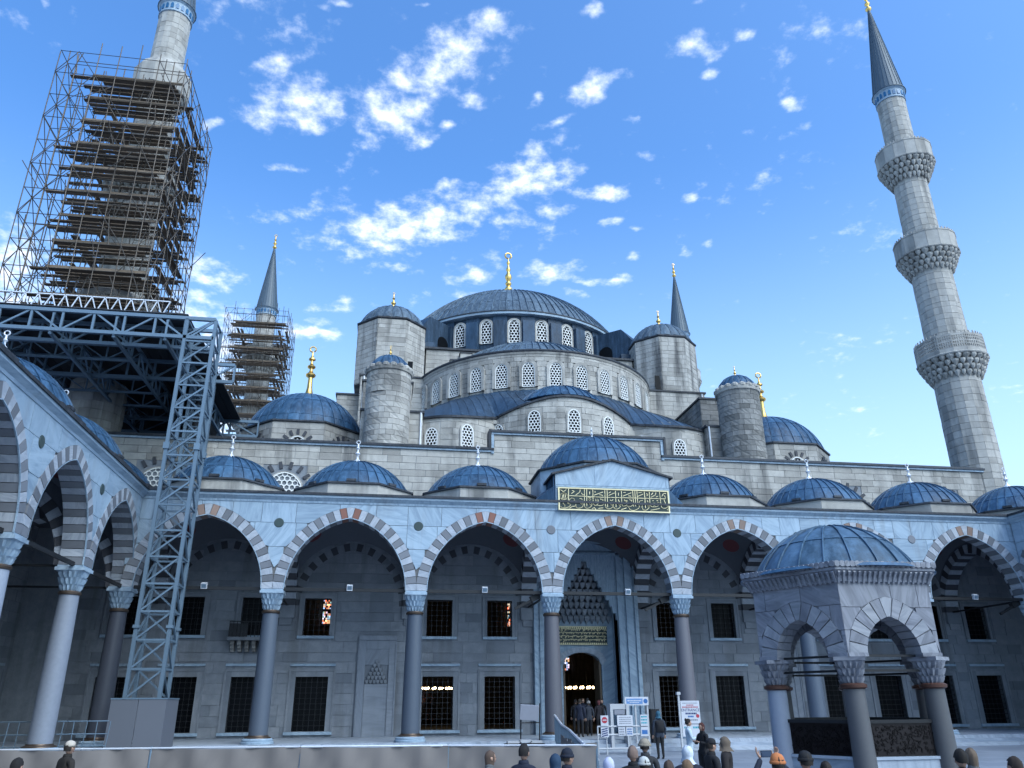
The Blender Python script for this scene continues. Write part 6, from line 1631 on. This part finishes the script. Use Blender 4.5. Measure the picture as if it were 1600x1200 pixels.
person(-3.04, -27.26, 1.76, 5, BLK, BLK, 'short_hair', (.015, .012, .01), 'black haired man in front of the right kiosk column')
person(-2.21, -26.38, 1.72, 10, GREY, BLK, 'long_hair', (.12, .085, .06), 'person with light brown hair beside the black haired man at the kiosk')
person(-2.69, -27.87, 1.69, 340, NAVY, BLK, 'short_hair', (.03, .02, .016), 'dark haired person in the bottom right corner')
person(-1.14, -11.45, 1.68, 100, (.42, .50, .56), (.08, .14, .25), 'bun_hair', (.015, .012, .012), 'woman in a white jacket and jeans with a dark hair bun by the entrance sign', 'front')
person(-1.34, -13.11, 1.66, 250, BLK, BLK, 'long_hair', (.09, .03, .025), 'woman in a long black coat with reddish hair facing the white jacket', 'front', skirt=True)
person(-0.26, -5.87, 1.72, 0, (.03, .04, .06), BLK, 'hood', (.03, .10, .15), 'person in a teal hood with a black backpack walking to the entrance gate', extra=backpack(BLK))
def phone(P, s):
    b = MB(); b.box(-.085*s, .085*s, -.335*s, -.325*s, 1.685*s+.03, 1.775*s+.03); ph = thing('smartphone', 'dark smartphone held up sideways by the person in the orange hat', 'phone', P.location)
    ph.rotation_euler = P.rotation_euler; o = link('phone_body', b.mesh('phone_body', GLASS_D), ph)
    b = MB(); b.box(-.078*s, .078*s, -.3245*s, -.3235*s, 1.692*s+.03, 1.768*s+.03); link('screen', b.mesh('screen', M_flat('phone_screen', (.03, .05, .09), .1)), ph)
person(-5.82, -27.17, 1.74, 0, NAVY, BLK, 'beanie', (.50, .17, .06), 'person in an orange knit hat raising a phone with both arms beside the kiosk', 'up', extra=phone)
for k, (x, y, hh, f, c, hc, hat, lab) in enumerate(((-1.0, 5.2, 1.7, 20, BLK, (.012, .01, .01), 'short_hair', 'dark clothed visitor at the left of the crowded doorway'), (-.45, 5.8, 1.75, 180, NAVY, (.1, .06, .04), 'long_hair', 'visitor with brown hair facing out of the doorway'),
        (.1, 4.6, 1.66, 0, (.03, .025, .03), (.16, .05, .05), 'headscarf', 'visitor in a dark red headscarf in the doorway'), (.5, 5.5, 1.72, 190, BLK, (.02, .015, .012), 'short_hair', 'dark visitor facing out at the right of the doorway'),
        (-.75, 3.4, 1.62, 10, (.04, .045, .06), (.25, .24, .24), 'beanie', 'visitor in a grey knit hat stepping into the doorway'), (.15, 7.2, 1.78, 0, BLK, (.02, .02, .02), 'hood', 'hooded figure deep inside the doorway'), (-1.5, 2.2, 1.7, 30, NAVY, (.02, .015, .01), 'short_hair', 'dark visitor beside the left portal column'))):
    person(x, y, hh, f, c, BLK, hat, hc, lab)
# ------------------------------------------------------------------ entrance furniture
WHITE_P = M_flat('white_painted_metal', (.42, .43, .45), .5, var=.08); SIGN_W = M_flat('white_sign_board', (.50, .51, .55), .5, var=.05)
INK_N = M_flat('navy_print', (.015, .03, .12), .5); INK_R = M_flat('red_print', (.35, .03, .05), .5); INK_B = M_flat('blue_print', (.03, .12, .32), .5); INK_G = M_flat('grey_print', (.2, .21, .25), .5); INK_T = M_flat('teal_print', (.04, .28, .35), .5)
def text_mesh(t, size, mat):
    cu = bpy.data.curves.new('txt', 'FONT'); cu.body = t; cu.size = size; cu.align_x = 'CENTER'; cu.extrude = .002; cu.resolution_u = 3
    o = bpy.data.objects.new('txt', cu); COL.objects.link(o); dg = bpy.context.evaluated_depsgraph_get(); me = bpy.data.meshes.new_from_object(o.evaluated_get(dg))
    bpy.data.objects.remove(o); bpy.data.curves.remove(cu); me.materials.clear(); me.materials.append(mat); return me
def board(P, x0, x1, y, z0, z1, name='board', mat=SIGN_W):
    b = MB(); b.box(x0, x1, y, y+.03, z0, z1); return b.build(name, mat, P)
def print_bar(P, x0, x1, y, z, h, mat, name='print_line'):
    q = random.Random(int(x0*97+z*31)); b = MB(); x = x0
    while x < x1-.01:
        w = min(q.uniform(.03, .09), x1-x); b.box(x, x+w, y-.004, y, z-h/2, z+h/2); x += w+.014
    return b.build(name, mat, P, kind='stuff')
ES = thing('entrance_sign', 'tall white board with navy lettering reading ENTRANCE on a post before the column', 'sign', (2.2, -3, gz(-3)))
YS = -3.05
board(ES, 1.76, 2.62, YS, .62, 2.06)
b = MB(); b.box(1.66, 1.74, YS, YS+.08, 0, 2.3); b.build('post', WHITE_P, ES); b = MB(); b.box(1.62, 1.78, YS-.04, YS+.12, 2.3, 2.42); b.build('post_head', WHITE_P, ES)
b = MB(); b.box(2.56, 2.62, YS+.03, YS+.09, 0, 2.06); b.build('post', WHITE_P, ES)
print_bar(ES, 1.84, 2.54, YS, 1.96, .03, INK_G); print_bar(ES, 2.02, 2.34, YS, 1.88, .04, INK_R); print_bar(ES, 1.82, 2.56, YS, 1.80, .045, INK_R)
link('lettering', text_mesh('ENTRANCE', .165, INK_N), ES, Vector((2.19, YS-.004, 1.625))-WL[ES], (pi/2, 0, 0))
print_bar(ES, 1.95, 2.46, YS, 1.54, .07, INK_N); print_bar(ES, 2.05, 2.32, YS, 1.42, .07, INK_B); print_bar(ES, 1.9, 2.5, YS, 1.28, .06, INK_G); print_bar(ES, 1.84, 2.56, YS, 1.12, .05, INK_G); print_bar(ES, 1.84, 2.05, YS, .98, .08, INK_T); print_bar(ES, 2.24, 2.56, YS, .98, .08, INK_T)
b = MB(); b.lathe([(.075, 0), (.075, .006)], (0, 0, 0), 20); link('red_disc', b.mesh('red_disc', INK_R), ES, Vector((2.5, YS, 1.44))-WL[ES], (pi/2, 0, 0))
BR = thing('sign_barrier', 'white tubular barrier hung with notices in front of the security gate', 'barrier', (-1.05, -3.5, gz(-3.5))); YB = -3.5
for z in (1.07, .75, .22): b = MB(); b.tube((-2.15, YB, z), (.06, YB, z), .035, 8); b.build('rail', WHITE_P, BR)
for x in (-2.15, -1.78, -.75, .06): b = MB(); b.tube((x, YB, -.02), (x, YB, 1.07), .032, 8); b.build('post', WHITE_P, BR)
def notice(x0, x1, z0, z1, lab): P = thing('notice', lab, 'sign', ((x0+x1)/2, YB-.05, z0), 'notices on the white barrier'); board(P, x0, x1, YB-.08, z0, z1); return P
n1 = notice(-2.02, -1.69, 1.08, 1.5, 'white notice with a red no entry disc at the left end of the barrier')
b = MB(); b.lathe([(.125, 0), (.125, .006)], (0, 0, 0), 24); link('red_disc', b.mesh('red_disc', INK_R), n1, Vector((-1.855, YB-.08, 1.32))-WL[n1], (pi/2, 0, 0)); b = MB(); b.box(-1.94, -1.77, YB-.092, YB-.086, 1.3, 1.34); b.build('white_bar', SIGN_W, n1)
n2 = notice(-2.03, -1.69, .66, 1.04, 'white notice with slanted black bars below the no entry disc')
for k in range(4): b = MB(); b.obox((-1.87, YB-.083, .72+.085*k), (.13, 0, .03), (0, .004, 0), (-.005, 0, .02)); b.build('black_bar', INK_N, n2)
n3 = notice(-1.3, -.62, 1.08, 1.5, 'wide white notice with small grey lines at the middle of the barrier'); [print_bar(n3, -1.22, -.7, YB-.08, z, .03, INK_G) for z in (1.42, 1.34, 1.26, 1.18)]
n4 = notice(-1.27, -.97, .7, 1.04, 'left of the two small white notices under the wide one'); [print_bar(n4, -1.23, -1.02, YB-.08, z, .05, INK_G) for z in (.96, .86, .76)]
n5 = notice(-.93, -.63, .7, 1.04, 'right of the two small white notices under the wide one'); [print_bar(n5, -.89, -.68, YB-.08, z, .04, INK_B) for z in (.96, .86, .78)]
n6 = notice(-.28, .04, 1.08, 1.52, 'white notice with teal stripes at the right end of the barrier'); [print_bar(n6, -.25, .01, YB-.08, z, .06, INK_T) for z in (1.44, 1.32, 1.2)]
n7 = notice(-.28, .04, .68, 1.04, 'white notice with a blue block below the teal stripes'); b = MB(); b.box(-.24, 0, YB-.086, YB-.08, .76, .92); b.build('blue_block', INK_B, n7)
DG = thing('detector_gate', 'white walk through metal detector frame behind the notices', 'security gate', (-.55, -1.2, .2))
for x in (-1.0, -.25): b = MB(); b.box(x, x+.13, -1.5, -.9, .15, 1.95); b.build('side_panel', WHITE_P, DG)
b = MB(); b.box(-.87, -.25, -1.45, -.95, 1.72, 1.95); b.build('cross_head', WHITE_P, DG); b = MB(); b.box(-.8, -.32, -1.46, -1.44, 1.5, 1.7); b.build('display', INK_G, DG)
GS = thing('entrance_canopy', 'white framed booth with a pale blue header board beside the metal detector', 'booth', (.4, -1.1, .2))
for x in (-.18, .28, .85): b = MB(); b.box(x-.035, x+.035, -1.2, -1.13, .15, 1.9); b.build('upright', WHITE_P, GS)
board(GS, -.22, .9, -1.24, 1.88, 2.24, 'header_board'); b = MB(); b.box(-.15, .62, -1.25, -1.241, 1.94, 2.17); b.build('blue_field', M_flat('pale_blue_print', (.12, .25, .50), .5), GS); b = MB(); b.lathe([(.1, 0), (.1, .006)], (0, 0, 0), 18); link('emblem_disc', b.mesh('emblem_disc', INK_B), GS, Vector((.76, -1.24, 2.06))-WL[GS], (pi/2, 0, 0))
print_bar(GS, -.1, .55, -1.252, 2.08, .05, SIGN_W); print_bar(GS, .0, .45, -1.252, 2.0, .035, SIGN_W)
CB_ = thing('equipment_cabinet', 'dark upright cabinet standing right of the booth', 'cabinet', (1.15, -1.0, .2)); b = MB(); b.box(.98, 1.38, -1.25, -.8, .15, 1.72); b.build('body', IRON, CB_); b = MB(); b.box(1.0, 1.36, -1.27, -1.251, .2, 1.68); b.build('door', BLACKIN, CB_)
b = MB(); b.box(1.42, 1.55, -1.1, -.95, .0, 1.0); LB = thing('leaning_board', 'grey board leaning on dark frames left of the portal column', 'board', (-4.6, -1.4, .3))
b = MB(); b.obox((-4.65, -1.2, 1.62), (.42, 0, -.03), (0, .03, .02), (.03, 0, .3)); b.build('panel', INK_G, LB)
for x in (-5.05, -4.2): b = MB(); b.tube((x, -1.15, .3), (x+.05, -1.1, 2.0), .03, 6); b.build('leg', IRON, LB)
b = MB(); b.tube((-5.05, -1.15, 1.2), (-4.2, -1.12, 1.2), .025, 6); b.build('cross_bar', IRON, LB)
PL = thing('pallet_stack', 'low stack of pale slabs on a dark pallet by the leaning board', 'pallet', (-5.0, -2.0, .1))
for k, (x, z) in enumerate(((-5.5, .42), (-4.95, .46), (-4.5, .42))): b = MB(); b.box(x-.3, x+.2, -2.3, -1.9, z, z+.09); b.build('slab', WHITE_P, PL)
b = MB(); b.box(-5.9, -4.2, -2.35, -1.85, .12, .41); b.build('pallet', IRON, PL)
def crowd_barrier(loc, label, L=2.0, H=1.05):
    P = thing('crowd_barrier', label, 'barrier', loc, 'crowd barriers under the left arcade'); x, y, z = loc
    for zz in (.22, .62, H): b = MB(); b.tube((x, y, z+zz), (x+L, y, z+zz), .022, 6); b.build('rail', STEEL_B, P)
    for k in range(6): b = MB(); b.tube((x+L*k/5, y, z), (x+L*k/5+(.06 if k % 2 else 0), y, z+H), .016, 6); b.build('bar', STEEL_B, P)
    for k in (.25, L-.25): b = MB(); b.tube((x+k, y-.28, z+.02), (x+k, y+.28, z+.02), .022, 6); b.build('foot', STEEL_B, P)
crowd_barrier((-25.6, -5.6, .45), 'steel crowd barrier left of the pale weathered column'); crowd_barrier((-23.1, -5.2, .45), 'steel crowd barrier between the pale weathered column and the corner column')
crowd_barrier((-21.6, -1.9, .0), 'steel crowd barrier beside the foot of the lattice tower', 1.2)
